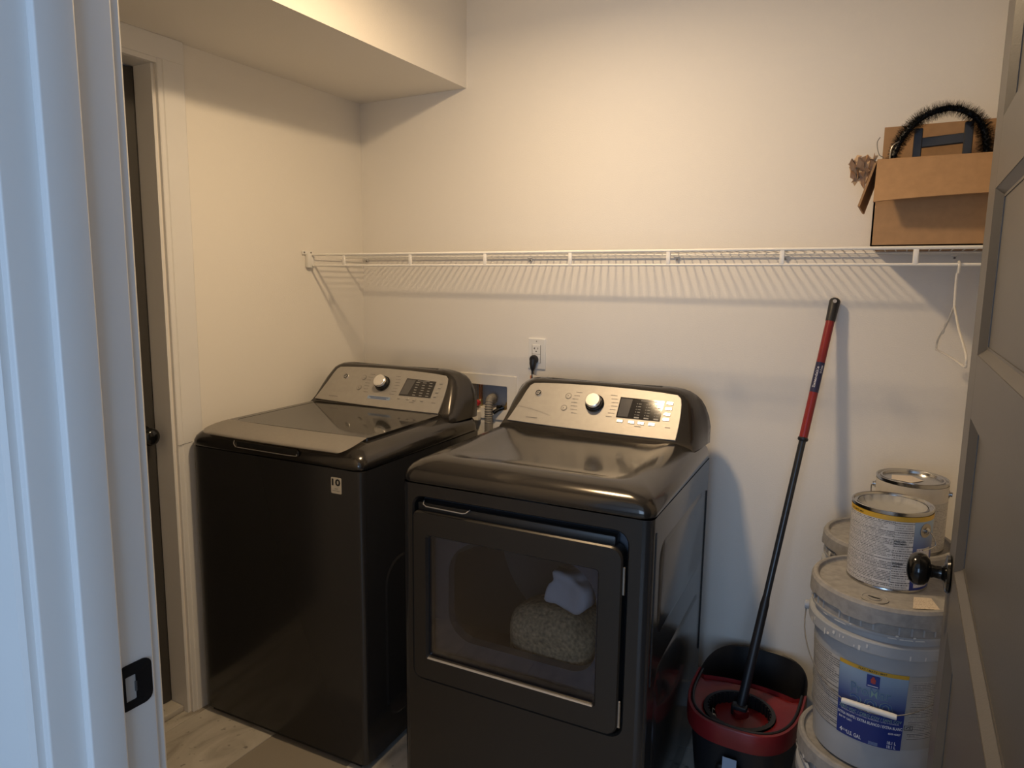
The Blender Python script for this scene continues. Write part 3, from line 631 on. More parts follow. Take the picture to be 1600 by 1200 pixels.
# crumpled paper hanging over the box's left side
random.seed(4); bm = B(); nx, ny = 12, 9
V = [[None]*ny for _ in range(nx)]
for i in range(nx):
    for j in range(ny):
        u, v = i/(nx-1), j/(ny-1)
        edge = .006*math.sin(i*2.1+j*1.3)
        x = 1.902-.066*u+random.uniform(-.005, .005); z = 1.772-.010*u-.062*v*(.35+.65*math.sin(min(1, u*1.3)*PI*.75))+random.uniform(-.006, .006)+edge
        V[i][j] = bm.verts.new((x+.014*v*u, -.275+.05*v+random.uniform(-.012, .012), z))
for i in range(nx-1):
    for j in range(ny-1): bm.faces.new((V[i][j], V[i+1][j], V[i+1][j+1], V[i][j+1]))
bmesh.ops.solidify(bm, geom=bm.faces[:], thickness=.0006)
tag(link('packing_paper', bm, mat('tan_paper', (.78, .60, .42), .85), ang=15), 'crumpled tan packing paper sticking out left of the cardboard box', 'paper')

# bristly flexible brush bent over into an arch
path = bez([(1.918, -.15, 1.64), (1.925, -.15, 1.73), (1.940, -.15, 1.800), (1.957, -.15, 1.838), (1.985, -.15, 1.870), (2.02, -.15, 1.888), (2.056, -.15, 1.892), (2.092, -.15, 1.878), (2.120, -.15, 1.850), (2.134, -.15, 1.812), (2.138, -.15, 1.760), (2.14, -.15, 1.66)], 16)
br = empty('brush', (1.93, -.15, 1.60), 0, 'black bristly flexible brush bent into an arch inside the cardboard box', 'brush')
bm = B(); tube(bm, [p-Vector((1.93, -.15, 1.60)) for p in path], .007, 8); link('core', bm, M_blackp, br)
random.seed(9); bm = B()
for i in range(len(path)-1):
    a, b_ = path[i], path[i+1]; t = (b_-a).normalized(); u = t.cross(Vector((0, 1, 0))).normalized(); v = t.cross(u)
    for k in range(40):
        an = random.uniform(0, 2*PI); p = a.lerp(b_, random.random())-Vector((1.93, -.15, 1.60)); ln = (.013+.009*min(1, i/60))*random.uniform(.8, 1.12)
        d = (u*math.cos(an)+v*math.sin(an)+t*random.uniform(-.25, .25)); s = t.cross(d).normalized()*.0016; e = p+d*ln
        f1 = bm.verts.new(p-s); f2 = bm.verts.new(p+s); f3 = bm.verts.new(e+s*.5); f4 = bm.verts.new(e-s*.5); bm.faces.new((f1, f2, f3, f4))
tag(link('bristles', bm, mat('black_bristle', (.010, .010, .008), .6), br, smooth=False), kind='stuff')
# dark stand in the box
st = empty('metal_stand', (1.99, -.12, 1.60), 0, 'dark grey metal bracket with two posts and a crossbar in the cardboard box', 'bracket')
M_stand = mat('dark_grey_metal', (.035, .037, .042), .45)
bm = B(); box(bm, -.012, .008, -.008, .008, 0, .255, .002, 1); link('post', bm, M_stand, st)
bm = B(); box(bm, .098, .118, -.008, .008, .0, .262, .002, 1); link('post', bm, M_stand, st)
bm = B(); box(bm, .009, .128, -.006, .006, .205, .230, .002, 1, M=Matrix.Rotation(math.radians(-3), 4, 'Y')); link('crossbar', bm, M_stand, st)
for nm, pts, lb in (('wire_hook', [(1.936, -.22, 1.66), (1.932, -.22, 1.72), (1.930, -.22, 1.76), (1.931, -.22, 1.79), (1.938, -.22, 1.803), (1.948, -.22, 1.808)], 'pale wire hook sticking up at the left of the cardboard box, before the brush'),
                    ('wire_hook', [(1.925, -.10, 1.68), (1.915, -.10, 1.78), (1.900, -.10, 1.80), (1.893, -.10, 1.83), (1.899, -.10, 1.845)], 'thin bent wire leaning left out of the cardboard box above the paper')):
    bm = B(); tube(bm, bez(pts, 5), .0016 if 'pale' in lb else .0011, 6); tag(link(nm, bm, M_steel if 'pale' in lb else M_print), lb, 'wire')

# ------------------------------------------------------------------ PAILS AND CANS
def fine_print_mat(name, paper, ink, rows, dens=.52):
    "rows of unreadably small print, driven by UVs"
    m = mat(name, paper, .55); nt = m.node_tree; b = nt.nodes['Principled BSDF']
    uv = nt.nodes.new('ShaderNodeUVMap'); sp_ = nt.nodes.new('ShaderNodeSeparateXYZ'); nt.links.new(uv.outputs[0], sp_.inputs[0])
    def mth(op, a, b_=None):
        n_ = nt.nodes.new('ShaderNodeMath'); n_.operation = op
        for i, q in enumerate((a, b_)):
            if q is None: continue
            if isinstance(q, (int, float)): n_.inputs[i].default_value = q
            else: nt.links.new(q, n_.inputs[i])
        return n_.outputs[0]
    rowf = mth('MULTIPLY', sp_.outputs[1], rows); fr_ = mth('FRACT', rowf); fl_ = mth('FLOOR', rowf)
    inrow = mth('LESS_THAN', fr_, .55)
    cx = nt.nodes.new('ShaderNodeCombineXYZ'); nt.links.new(mth('MULTIPLY', sp_.outputs[0], rows*2.2), cx.inputs[0]); nt.links.new(mth('MULTIPLY', fl_, 7.31), cx.inputs[1])
    no = nt.nodes.new('ShaderNodeTexNoise'); no.inputs['Scale'].default_value = 1.0; no.inputs['Detail'].default_value = 2; nt.links.new(cx.outputs[0], no.inputs['Vector'])
    word = mth('GREATER_THAN', no.outputs['Fac'], 1-dens)
    n2 = nt.nodes.new('ShaderNodeTexWhiteNoise'); n2.noise_dimensions = '1D'; nt.links.new(fl_, n2.inputs['W'])
    full = mth('LESS_THAN', sp_.outputs[0], mth('ADD', .78, mth('MULTIPLY', n2.outputs[0], .6)))
    k = mth('MULTIPLY', mth('MULTIPLY', inrow, word), mth('MULTIPLY', full, mth('ADD', .55, mth('MULTIPLY', n2.outputs[0], .45))))
    mx = nt.nodes.new('ShaderNodeMix'); mx.data_type = 'RGBA'; nt.links.new(k, mx.inputs[0]); mx.inputs[6].default_value = (*paper, 1); mx.inputs[7].default_value = (*ink, 1)
    nt.links.new(mx.outputs[2], b.inputs['Base Color']); return m
M_fine = fine_print_mat('pail_fine_print', (.46, .45, .43), (.10, .10, .11), 34, .62)
M_fine2 = fine_print_mat('can_fine_print', (.62, .61, .60), (.08, .08, .09), 44, .58)
M_fine3 = fine_print_mat('can_fine_print_column', (.66, .65, .64), (.08, .08, .09), 30, .55)
M_blue = mat('label_blue', (.012, .035, .22), .4)
def grad_mat(name, lo, hi, z0, z1):
    "printed colour fade from the label's foot to its head"
    m = mat(name, lo, .4); nt = m.node_tree; b = nt.nodes['Principled BSDF']
    uv = nt.nodes.new('ShaderNodeUVMap'); s_ = nt.nodes.new('ShaderNodeSeparateXYZ'); r_ = nt.nodes.new('ShaderNodeMapRange'); r_.inputs[1].default_value = z0; r_.inputs[2].default_value = z1; r_.interpolation_type = 'SMOOTHSTEP'
    mx = nt.nodes.new('ShaderNodeMix'); mx.data_type = 'RGBA'; mx.inputs[6].default_value = (*lo, 1); mx.inputs[7].default_value = (*hi, 1)
    nt.links.new(uv.outputs[0], s_.inputs[0]); nt.links.new(s_.outputs[1], r_.inputs[0]); nt.links.new(r_.outputs[0], mx.inputs[0]); nt.links.new(mx.outputs[2], b.inputs['Base Color']); return m
M_bluegrad = grad_mat('label_blue_fade', (.012, .03, .20), (.30, .42, .56), .40, 1.05)
M_yellow = mat('label_yellow', (.60, .36, .04), .45)
M_lwhite = mat('label_white_ink', (.75, .76, .78), .5)
M_lgreen = mat('label_green_ink', (.22, .36, .32), .5)
M_spat = mat('dried_white_paint', (.66, .65, .62), .7)

def patch(name, parent, rf, a0, a1, z0, z1, m, o=.0006, n=24, flip=False):
    "label on a cylinder: angles in degrees"
    bm = B(); uvl = bm.loops.layers.uv.new('UVMap'); rows = []
    for j in range(3):
        z = z0+(z1-z0)*j/2; rows.append([bm.verts.new(((rf(z)+o)*math.cos(math.radians(a0+(a1-a0)*k/n)), (rf(z)+o)*math.sin(math.radians(a0+(a1-a0)*k/n)), z)) for k in range(n+1)])
    for j in range(2):
        for k in range(n):
            f = bm.faces.new((rows[j][k], rows[j][k+1], rows[j+1][k+1], rows[j+1][k]))
            for lp, (uu, vv) in zip(f.loops, ((k/n, j/2), ((k+1)/n, j/2), ((k+1)/n, (j+1)/2), (k/n, (j+1)/2))): lp[uvl].uv = (uu, vv)
    me = bpy.data.meshes.new(name); bm.to_mesh(me); bm.free(); me.materials.append(m)
    for p in me.polygons: p.use_smooth = True
    o_ = bpy.data.objects.new(name, me); COL.objects.link(o_); o_.parent = parent; return o_

M_bail = mat('bail_wire', (.30, .30, .31), .3, metal=.9)
pr_r = lambda z: .1295+.0155*min(1, z/.31)
def pail(x, y, z, rot, label, group, bail, labelled):
    "five-gallon pail 0.39 m high with its lid on; the lid's sunken top is at 0.39"
    p = empty('paint_pail', (x, y, z), rot, label, 'paint pail', group)
    bm = B(); R = pr_r
    prof = [(.0001, .0), (.122, 0), (.1295, .006)]+[(R(h), h) for h in (.05, .1, .2, .285)]
    prof += [(.147, .287), (.1560, .289), (.1575, .292), (.1575, .314), (.1555, .317), (.1475, .319), (.1475, .331), (.1535, .333), (.1545, .336), (.1545, .339), (.1495, .342), (.1495, .372)]
    lathe(bm, prof, 64); link('body', bm, M_pail, p, ang=24)
    bm = B()      # lid: ring groove, skirt with tear tabs
    lathe(bm, [(.0001, .3895), (.140, .3895), (.1425, .392), (.1445, .3985), (.148, .4000), (.1535, .3985), (.1575, .392), (.1585, .376), (.1590, .364), (.1560, .362), (.1530, .362), (.1530, .342), (.1545, .340), (.152, .338)], 96)
    for v in bm.verts:
        if abs(v.co.z-.362) < .003 or abs(v.co.z-.364) < .001:
            a = math.degrees(math.atan2(v.co.y, v.co.x)) % 60
            if a < 26: v.co.z -= .006
    link('lid', bm, M_lid, p, ang=24)
    bm = B()
    for k in range(40):
        a = 2*PI*k/40+.03; 
        if k % 5 == 0: continue
        box(bm, -.0012, .0012, -.0016, .0016, 0, .017, M=Matrix.Rotation(a, 4, 'Z') @ Matrix.Translation((.1530, 0, .343)))
    link('lid_rib', bm, M_pail, p, smooth=False)
    if bail:
        for s in (-1, 1):
            bm = B(); lathe(bm, [(.0001, .006), (.009, .006), (.011, .002), (.011, -.006)], 14, 'X', (s*.161, 0, .302), M=None); link('ear', bm, M_pail, p)
        tilt = math.radians(bail); L = []
        for k in range(31):
            a = PI+PI*k/30; rr_ = .166; hx = rr_*math.cos(a)*1.0; hy = rr_*math.sin(a)
            if abs(hx) > .158: hx = math.copysign(.166+.006*math.sin((abs(hx)-.158)/.008*PI), hx)
            L.append((hx, hy*1.27))
        pts = [Vector((hx, hy*math.cos(tilt)-.0, .302+hy*math.sin(tilt))) for hx, hy in L]
        pts = [Matrix.Rotation(math.radians(-5.5), 4, 'Z') @ q_ for q_ in bez(pts[::3], 3)]
        bm = B(); tube(bm, pts, .0013, 6); link('bail', bm, M_bail, p)
        mid = pts[15]; a_, b2 = pts[12], pts[18]
        bm = B(); d = (b2-a_).normalized(); mid = (a_+b2)/2+Vector((0, -.005, 0)); a_ = a_+Vector((0, -.005, 0)); b2 = b2+Vector((0, -.005, 0)); tube(bm, [a_-d*.002, a_+d*.004, mid-d*.002, mid-d*.0018, mid+d*.0018, mid+d*.002, b2-d*.004, b2+d*.002], [.0055, .0062, .0062, .0072, .0072, .0062, .0062, .0055], 12); link('grip', bm, M_white, p)
    return p
P1 = (2.010, -.540); P2 = (2.004, -.213)
pl_low = pail(P1[0]-.004, P1[1]-.004, 0, .3, 'grey plastic paint pail on the floor at the bottom of the front stack', 'paint pails', 0, False)
pl_blow = pail(P2[0]+.003, P2[1], 0, 1.1, 'grey plastic paint pail on the floor at the bottom of the back stack', 'paint pails', 0, False)
pl_bup = pail(P2[0], P2[1], .39, .8, 'grey plastic paint pail on top of the back stack, carrying the white can', 'paint pails', 0, False)
pl_up = pail(P1[0], P1[1], .39, 0, 'grey paint pail with blue label and white grip, upper one of the front stack', 'paint pails', 43.6, True)
# its label: world z minus .39
RL = pr_r
patch('label_panel', pl_up, RL, -123, -67, .072, .248, M_bluegrad); patch('label_band', pl_up, RL, -123, -67, .2405, .2495, M_yellow, .0009)
patch('fine_print_panel', pl_up, RL, -185, -123.3, .074, .248, M_fine); patch('fine_print_panel', pl_up, RL, -66.7, -20, .074, .248, mat('grey_label_paper', (.33, .33, .33), .5))
patch('fine_print', pl_up, RL, -63, -25, .10, .236, M_fine, .0008)
def cyl_fn(a_c, z_c, rf, o=.0012):
    def fn(x, y):
        z = z_c+y; a = math.radians(a_c)+x/rf(z); r = rf(z)+o; return Vector((r*math.cos(a), r*math.sin(a), z))
    return fn
def ptxt(s, a, z, w_, h_, m, off=.0, o=.0012, name='lettering', parent=pl_up, rf=RL, slope=0.):
    bm = B(); addtext(bm, s, cyl_fn(a, z, rf, o), width=w_, height=h_, off=off); ob = link(name, bm, m, parent, smooth=False); return ob
ptxt('FLAT / MATE / MAT', -95, .245, .055, .0042, M_dark, .01, .0015)
ptxt('ProMar', -95.5, .196, .080, .0238, M_lgreen, .018, .0011); ptxt('ProMar', -95.5, .196, .079, .0225, mat('label_mid_blue', (.09, .16, .32), .4), 0, .0015)
ptxt('200', -94.5, .163, .0845, .0345, M_lgreen, .018, .0011); ptxt('200', -94.5, .163, .083, .033, mat('label_blue_mid', (.04, .09, .28), .4), 0, .0015)
ptxt('ZERO VOC / CERO COV / SANS COV', -95, .1395, .126, .0070, M_lgreen, .012)
ptxt('INTERIOR LATEX / LATEX PARA INTERIORES / LATEX D’INTERIEUR', -95, .1335, .115, .0026, M_lwhite)
ptxt('EXTRA WHITE / EXTRA BLANCO / EXTRA BLANC', -95, .1235, .130, .0068, M_lwhite, .02)
ptxt('B30 W 12651', -115, .113, .028, .0050, M_lwhite, .02)
ptxt('6509-46827', -73.5, .110, .024, .0046, M_lwhite, .02)
ptxt('U.S. GAL', -106.5, .082, .030, .0095, M_lwhite, .02); ptxt('4', -118.6, .083, .006, .0105, M_lwhite, .02); ptxt('82/128', -115.0, .084, .010, .0045, M_lwhite, .01)
ptxt('18.1 L', -75, .088, .017, .0075, M_lwhite, .02); ptxt('18.1 L', -75, .0785, .017, .0075, M_lwhite, .02)
bm = B(); fn = cyl_fn(-90, .080, RL, .0011)
for j in range(3): bm.faces.new([bm.verts.new(fn(a*.009, b*.0009-j*.0026)) for a, b in ((-1, -1), (1, -1), (1, 1), (-1, 1))])
link('small_print', bm, mat('label_pale_blue', (.2, .26, .42), .5), pl_up, smooth=False)
# emblem: dark blue square with a small red globe and drips
bm = B(); fn = cyl_fn(-94, .222, RL, .0012)
bm.faces.new([bm.verts.new(fn(a*.0125, b*.0145)) for a, b in ((-1, -1), (1, -1), (1, 1), (-1, 1))]); link('emblem', bm, M_blue, pl_up, smooth=False)
bm = B(); fn = cyl_fn(-94, .225, RL, .0016)
for (cx_, cy_, r_) in ((0, 0, .0052), (0, .0055, .0028), (-.003, -.005, .0016), (.0032, -.0055, .0016), (0, -.0065, .0014)):
    bm.faces.new([bm.verts.new(fn(cx_+r_*math.cos(a*PI/6), cy_+r_*math.sin(a*PI/6))) for a in range(12)])
link('emblem_figure', bm, mat('label_red', (.42, .06, .05), .5), pl_up, smooth=False)
bm = B(); fn = cyl_fn(-94, .2115, RL, .0016); bm.faces.new([bm.verts.new(fn(a*.010, b*.0008)) for a, b in ((-1, -1), (1, -1), (1, 1), (-1, 1))]); link('emblem_print', bm, M_lwhite, pl_up, smooth=False)
bm = B(); fn = cyl_fn(-62.5, .128, RL, .0014); o_ = rrect(-.009, .009, -.0058, .0058, .001, 2)
rows = loft(bm, [[fn(x, y) for x, y in o_], [fn(x*.88, y*.84) for x, y in o_]], True)
for q in ([(-.006, -.002), (-.001, .003), (.0, .0022), (-.0045, -.003)], [(.0, .003), (.005, -.001), (.0042, -.002), (-.001, .002)], [(.002, .002), (.006, .0035), (.006, .0045), (.002, .003)]):
    bm.faces.new([bm.verts.new(fn(*v)) for v in q])
link('recycling_mark', bm, M_dark, pl_up, smooth=False)
# drips of dried paint on the pail collar, spout cap and paper scrap on the lid
random.seed(21)
bm = B()
for k in range(26):
    a = random.uniform(-175, -35); z = random.choice([.291, .300, .3345]); h_ = random.uniform(.004, .014) if z < .33 else .003; wd = random.uniform(.001, .0028)
    rf = (lambda z_: .1580) if z < .33 else (lambda z_: .1547)
    fn = cyl_fn(a, z+.006, rf, .0004); bm.faces.new([bm.verts.new(fn(p_*wd, q_*h_/2)) for p_, q_ in ((-1, -1), (-.6, -1.2), (.7, -1), (1, .8), (.2, 1.1), (-.9, 1))])
for k in range(9):
    a = random.uniform(-165, -60); fn = cyl_fn(a, .3345, lambda z_: .1547, .0004); l_ = random.uniform(.004, .014); bm.faces.new([bm.verts.new(fn(p_*l_, q_*.0012)) for p_, q_ in ((-1, -1), (1, -1), (.8, 1), (-.9, .7))])
tag(link('dried_paint', bm, M_spat, pl_up, smooth=False), kind='stuff')
bm = B(); lathe(bm, [(.027, .3897), (.0275, .3915), (.0245, .3925), (.023, .391), (.014, .3908), (.0135, .3925), (.010, .3925), (.0001, .3915)], 32, 'Z', (-.022, -.098, 0)); link('spout_cap', bm, M_lid, pl_up)
bm = B(); box(bm, -.013, .011, -.0018, .0018, .3917, .3932, M=Matrix.Translation((-.022, -.098, 0)) @ Matrix.Rotation(-.3, 4, 'Z')); link('spout_slit', bm, M_dark, pl_up, smooth=False)
bm = B(); uvl = bm.loops.layers.uv.new('UVMap')
f = bm.faces.new([bm.verts.new(p) for p in ((.050, -.112, .3910), (.100, -.090, .3912), (.085, -.035, .3912), (.052, -.047, .391))])
for lp, uv_ in zip(f.loops, ((0, 0), (1, 0), (1, 1), (0, 1))): lp[uvl].uv = uv_
me = bpy.data.meshes.new('paper_label'); bm.to_mesh(me); bm.free(); me.materials.append(fine_print_mat('lid_paper', (.62, .54, .44), (.3, .2, .15), 14, .45)); o = bpy.data.objects.new('paper_label', me); COL.objects.link(o); o.parent = pl_up
# dried paint flakes on the back pail lid and on the lower one
for P_, sd, a0, a1 in ((pl_bup, 5, 150, 330), (pl_low, 6, 150, 260)):
    random.seed(sd); bm = B()
    for k in range(16):
        a = random.uniform(a0, a1); fn = cyl_fn(a-math.degrees(P_.rotation_euler.z), .352+random.uniform(-.01, .012), lambda z_: .1594, .0003); l_ = random.uniform(.002, .007)
        bm.faces.new([bm.verts.new(fn(p_*l_*random.uniform(.7, 1.2), q_*l_*random.uniform(.5, 1.1))) for p_, q_ in ((-1, -.6), (0, -1.3), (1, -.5), (.8, .7), (-.2, 1), (-.9, .6))])
    tag(link('dried_paint', bm, M_spat, P_, smooth=False), kind='stuff')

def can(x, y, z, rot, label, open_):
    c = empty('paint_can', (x, y, z), rot, label, 'paint can', 'gallon paint cans')
    r, h = .0825, .183
    rf = lambda z_: r
    bm = B(); prof = [(.0001, .004), (r-.004, .004), (r-.002, 0), (r+.0012, .001), (r+.0012, .004), (r, .006), (r, h-.008), (r+.0012, h-.005), (r+.0015, h-.001), (r, h), (r-.002, h-.001), (r-.004, h-.005)]
    if open_: prof += [(r-.009, h-.006), (r-.010, h-.003), (r-.0115, h-.003), (r-.012, h-.007), (r-.0135, h-.008), (r-.0135, h-.024), (.0001, h-.026)]
    else: prof += [(r-.008, h-.005), (r-.009, h-.001), (r-.013, h-.001), (r-.015, h-.007), (.0001, h-.006)]
    lathe(bm, prof, 64); link('body', bm, M_steel, c, ang=35)
    return c, rf, r, h
c1, rf, r, h = can(2.006, -.500, .7795, 0, 'open gallon paint can with yellow band and fine-print label, on the front pail', True)
patch('fine_print_panel', c1, rf, -200, -84.5, .006, h-.021, M_fine2, .0007, 32); patch('fine_print_panel', c1, rf, -84.2, -56.5, .006, h-.021, M_fine3, .0007, 12)
patch('label_panel', c1, rf, -56.3, 40, .006, h-.020, M_bluegrad, .0007, 24); patch('label_band', c1, rf, -200, 40, h-.0205, h-.0095, M_yellow, .0009, 48)
patch('paper_sticker', c1, rf, -50, -21, .012, .102, fine_print_mat('sticker_print', (.60, .57, .55), (.2, .1, .12), 16, .45), .0012, 12)
ptxt('FLAT / MATE / MAT', -146, h-.0155, .042, .0042, M_dark, .01, .0014, parent=c1, rf=rf)
for s_, z_, w_ in (('FIRST AID', .118, .022), ('TREATMENT:', .112, .026), ('PREMIERS', .067, .022), ('SOINS:', .061, .014)):
    ptxt(s_, -80+w_*180, z_, w_, .0042, M_dark, .03, .0013, parent=c1, rf=rf)
# dried primer skin inside the can: dull grey wavy rim
bm = B(); rows = []
for q, (rr_, zz_) in enumerate(((r-.0128, h-.004), (r-.0145, h-.006), (r-.018, h-.013), (r-.026, h-.0175), (.0001, h-.0185))):
    rows.append([((rr_+(.0022*math.sin(k*1.7)+.0012*math.sin(k*3.1) if 1 <= q <= 3 else 0))*math.cos(2*PI*k/64), (rr_+(.0022*math.sin(k*1.7) if 1 <= q <= 3 else 0))*math.sin(2*PI*k/64), zz_) for k in range(64)])
loft(bm, rows, True); link('dried_paint', bm, mat('dried_grey_paint', (.34, .34, .34), .6, bump=.4, bscale=60), c1)
bm = B(); Me = Matrix.Rotation(math.radians(-36), 4, 'Z'); lathe(bm, [(.016, 0), (.016, .0016), (.0001, .0018)], 24, 'X', (r, 0, .142), M=Me); link('ear_plate', bm, mat('stained_steel', (.42, .36, .27), .4, metal=.6), c1)
bm = B(); lathe(bm, [(.0075, .001), (.0075, .005), (.005, .008), (.0001, .008)], 20, 'X', (r, 0, .142), M=Me); link('ear', bm, M_steel, c1)
bm = B(); tube(bm, bez([Me @ Vector(p) for p in ((r+.006, 0, .142), (r+.012, .004, .138), (r+.011, .02, .118), (r+.010, .024, .108), (r+.007, .010, .101), (r+.003, -.006, .098))], 6), .0013, 6); link('bail', bm, M_steel, c1)
c2, rf, r, h = can(2.047, -.228, .7795, 0, 'closed gallon paint can with plain cream label, behind the yellow-banded can', False)
patch('label_panel', c2, rf, -200, 40, .008, h-.010, mat('cream_label', (.60, .56, .50), .55, var=.08, vscale=30), .0007, 48)
patch('fine_print_panel', c2, rf, -75, -8, .012, .135, fine_print_mat('cream_fine_print', (.52, .50, .47), (.2, .19, .19), 30, .5), .0011, 16)
patch('bar_code', c2, rf, -150, -137, .128, .146, fine_print_mat('cream_print', (.56, .53, .48), (.12, .12, .12), 6, .6), .0011, 8)
for s in (180, 0):
    bm = B(); Me = Matrix.Rotation(math.radians(s-3), 4, 'Z'); lathe(bm, [(.010, 0), (.010, .002), (.006, .003), (.006, .008), (.0001, .0085)], 18, 'X', (r, 0, .150), M=Me); link('ear', bm, M_steel, c2)
bm = B(); tube(bm, bez([(-r-.006, 0, .150), (-r-.010, .002, .145), (-r-.009, .006, .12), (-r-.004, .012, .10)], 5), .0013, 6); link('bail', bm, M_steel, c2)
bm = B(); lathe(bm, [(.0001, .1775), (.040, .1775), (.040, .1779), (.0001, .1781)], 5, 'Z', (-.015, -.01, 0)); link('lid_sticker', bm, mat('torn_sticker', (.62, .55, .48), .7), c2, smooth=False)

# ------------------------------------------------------------------ MOP BUCKET
BX, BY = 1.688, -.278
bk = empty('mop_bucket', (BX, BY, 0), 0, 'black mop bucket with a red wringer tray, between dryer and pails', 'bucket')
ha, hb = .149, .238
def sup(a, s=1., ex=3.0, inset=0.):
    c, s_ = math.cos(a), math.sin(a); A, Bb = ha*s-inset, hb*s-inset
    rr_ = (abs(c/A)**ex+abs(s_/Bb)**ex)**(-1/ex); return rr_*c, rr_*s_
N = 72
def zr(y, z):  # rim dips a little at the front
    return z
ring = lambda s, z, ins=0.: [(*sup(2*PI*k/N, s, 3.0, ins), z) for k in range(N)]
bm = B(); loft(bm, [ring(.80, 0), ring(.82, .004), ring(.90, .13), ring(.96, .24), ring(.985, .268), ring(1.005, .270), ring(1.01, .288), ring(1.0, .291), ring(.985, .288), ring(.93, .20), ring(.80, .03), ring(.3, .028)], True, True, True); link('body', bm, M_blackp, bk, ang=40)
# red outer band round the front half
front = lambda a: a
bm = B(); A0, A1 = math.radians(180-8), math.radians(360+8)
L = []
for s, z in ((1.012, .240), (1.030, .243), (1.035, .262), (1.030, .290), (1.022, .2955), (.985, .2955), (.975, .290)):
    L.append([(*sup(A0+(A1-A0)*k/48, s), z-.0) for k in range(49)])
loft(bm, [list(r_) for r_ in zip(*L)], False); link('rim_band', bm, M_red, bk, ang=40)
# wringer tray: from the rim down to the round basket
cx_, cy_ = -.010, -.088; rb = .098
def clip(a, s):
    d = Vector((math.cos(a), math.sin(a))); lo, hi = 0, .6
    for _ in range(30):
        m_ = (lo+hi)/2; px, py = cx_+d.x*m_, cy_+d.y*m_
        ins = (abs(px/(ha*s))**3+abs(py/(hb*s))**3) < 1 and py < .045+.03*(px/.15)**2*-1
        lo, hi = (m_, hi) if ins else (lo, m_)
    return cx_+d.x*lo, cy_+d.y*lo
L = []
for s, z, mixr in ((.965, .286, 0), (.955, .272, .0), (.95, .266, .35), (.95, .262, .7), (.95, .256, 1.0), (.95, .22, 1.0)):
    row = []
    for k in range(80):
        a = 2*PI*k/80; p = clip(a, s); q = (cx_+rb*math.cos(a), cy_+rb*math.sin(a)); row.append((p[0]+(q[0]-p[0])*mixr, p[1]+(q[1]-p[1])*mixr, z-(.012 if mixr == 0 and p[1] > .02 else 0)))
    L.append(row)
loft(bm := B(), L, True); link('wringer_tray', bm, M_red, bk, ang=40)
bm = B(); lathe(bm, [(rb-.001, .262), (rb-.012, .264), (rb-.013, .16), (.02, .15), (.0001, .15)], 48, 'Z', (cx_, cy_, 0))
for k in range(36):
    a = 2*PI*k/36; box(bm, -.003, .0, -.0025, .0025, .17, .262, M=Matrix.Translation((cx_, cy_, 0)) @ Matrix.Rotation(a, 4, 'Z') @ Matrix.Translation((rb-.013, 0, 0)))
link('basket', bm, M_blackp, bk, ang=40)
bm = B(); tube(bm, [(*sup(A0+(A1-A0)*k/48, .945), .289+.002) for k in range(49)], .0045, 8); link('handle', bm, M_blackp, bk)
bm = B(); box(bm, -.035, .03, -.246, -.236, .06, .19, .01, 3); link('pedal_housing', bm, M_dark, bk)
bm = B(); box(bm, -.018, .018, -.2465, -.2455, .165, .215); link('sticker', bm, mat('pale_blue_sticker', (.30, .38, .50), .5), bk, smooth=False)

# ------------------------------------------------------------------ MOP
mA = Vector((1.815, -.020, 1.416)); mB = Vector((1.675, -.345, .235))
mp = empty('mop', tuple(mB), 0, 'spin mop with a red and dark extendable pole, standing in the bucket against the wall', 'mop')
dv = mA-mB; Lm = dv.length; rotm = dv.to_track_quat('Z', 'Y').to_matrix().to_4x4()
fl_ = rotm.inverted() @ Vector((.08, -1, .05)); fa = math.atan2(fl_.y, fl_.x)     # the side of the pole that faces the room
rotf = rotm @ Matrix.Rotation(fa+PI/2, 4, 'Z')
def seg(name, t0, t1, prof, m, n=20):
    bm = B(); a, b_ = (1-t0)*Lm, (1-t1)*Lm
    lathe(bm, [(r_, b_+(a-b_)*u) for u, r_ in prof], n, 'Z', M=rotm); return link(name, bm, m, mp, ang=40)
seg('grip', 0, .058, [(0, .0132), (.85, .0152), (.93, .0125), (.98, .007), (1, .0001)], mat('black_grip', (.018, .018, .019), .5))
bm = B(); lathe(bm, [(.0001, -.0158), (.0055, -.0158), (.0058, -.0148), (.0045, -.0140)], 14, 'Y', (0, 0, Lm-.014), M=rotf); link('hanging_hole', bm, M_chrome, mp)
seg('upper_pole', .057, .347, [(0, .0122), (1, .0122)], M_redp)
seg('pole_sticker', .159, .231, [(0, .01245), (1, .01245)], M_navy)
seg('collar', .340, .349, [(0, .0118), (.3, .0145), (.8, .0145), (1, .0125)], M_blackp)
seg('lower_pole', .347, .80, [(0, .0100), (1, .0100)], M_pole)
seg('sleeve', .72, 1.0, [(0, .0135), (.5, .0135), (.93, .0125), (.98, .0105), (1, .010)], M_blackp)
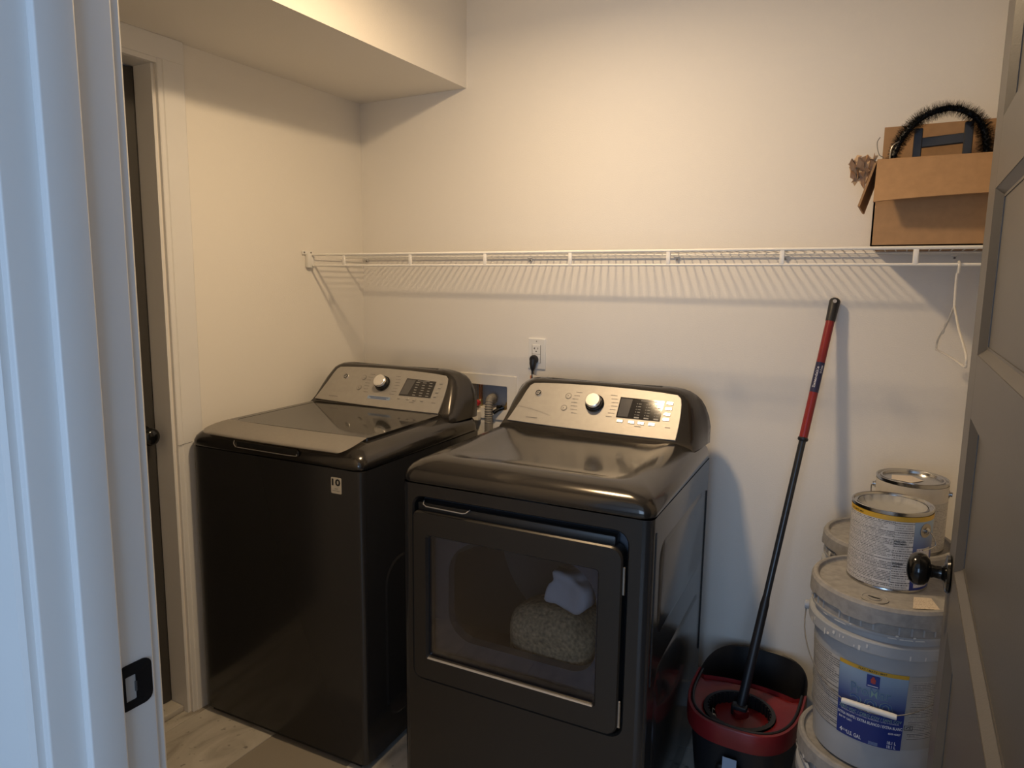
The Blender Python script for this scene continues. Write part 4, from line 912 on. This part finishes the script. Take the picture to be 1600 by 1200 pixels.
bm = B()
def pfn(x, y):   # text running up the pole, facing the photographer
    a = fa-.35-y/.0125; return rotm @ Vector((.0127*math.cos(a), .0127*math.sin(a), Lm*(1-.195)+x))
addtext(bm, 'Extendable', pfn, width=.062, height=.0075, off=.01); link('pole_lettering', bm, mat('pole_white_ink', (.7, .7, .75), .5), mp, smooth=False)
bm = B()
def pfn2(x, y):
    a = fa+.5-y/.0125; return rotm @ Vector((.0127*math.cos(a), .0127*math.sin(a), Lm*(1-.175)+x))
addtext(bm, 'O-Cedar', pfn2, width=.024, height=.006, off=.02); link('pole_lettering', bm, bpy.data.materials['pole_white_ink'], mp, smooth=False)
# head: red three-lobed plate with hub, white strands round it
bm = B(); L = []
hc = Vector((.003, -.006, -.012))
def tri(a, R): return R*(1-.13*math.cos(3*(a-math.radians(20))+PI))
for s, z in ((.60, -.004), (.98, -.002), (1.0, .002), (.97, .006), (.55, .010), (.3, .014), (.28, .03), (.05, .03)):
    L.append([hc+Vector((tri(2*PI*k/48, .074)*s*math.cos(2*PI*k/48), tri(2*PI*k/48, .074)*s*math.sin(2*PI*k/48), z)) for k in range(48)])
loft(bm, L, True, True, True); link('mop_plate', bm, M_red, mp, ang=35)
bm = B(); box(bm, -.022, .022, -.014, .014, -.002, .030, .006, 2); link('pivot', bm, M_blackp, mp)
random.seed(13); bm = B()
for k in range(150):
    a = random.choice([random.gauss(math.radians(205), .25), random.gauss(math.radians(345), .35), random.gauss(math.radians(20), .3), random.gauss(math.radians(120), .12), random.uniform(0, 2*PI)]); R = tri(a, .074)
    p0 = hc+Vector((R*.9*math.cos(a), R*.9*math.sin(a), -.006)); p1 = hc+Vector((min(R*1.06, .084)*math.cos(a+.05), min(R*1.06, .084)*math.sin(a+.05), random.uniform(-.006, .005))); p2 = p1+Vector((random.uniform(-.002, .002), random.uniform(-.002, .002), -.03))
    tube(bm, [p0, p1, p2], .0022, 5)
tag(link('strands', bm, mat('white_strands', (.70, .69, .66), .9), mp), kind='stuff')
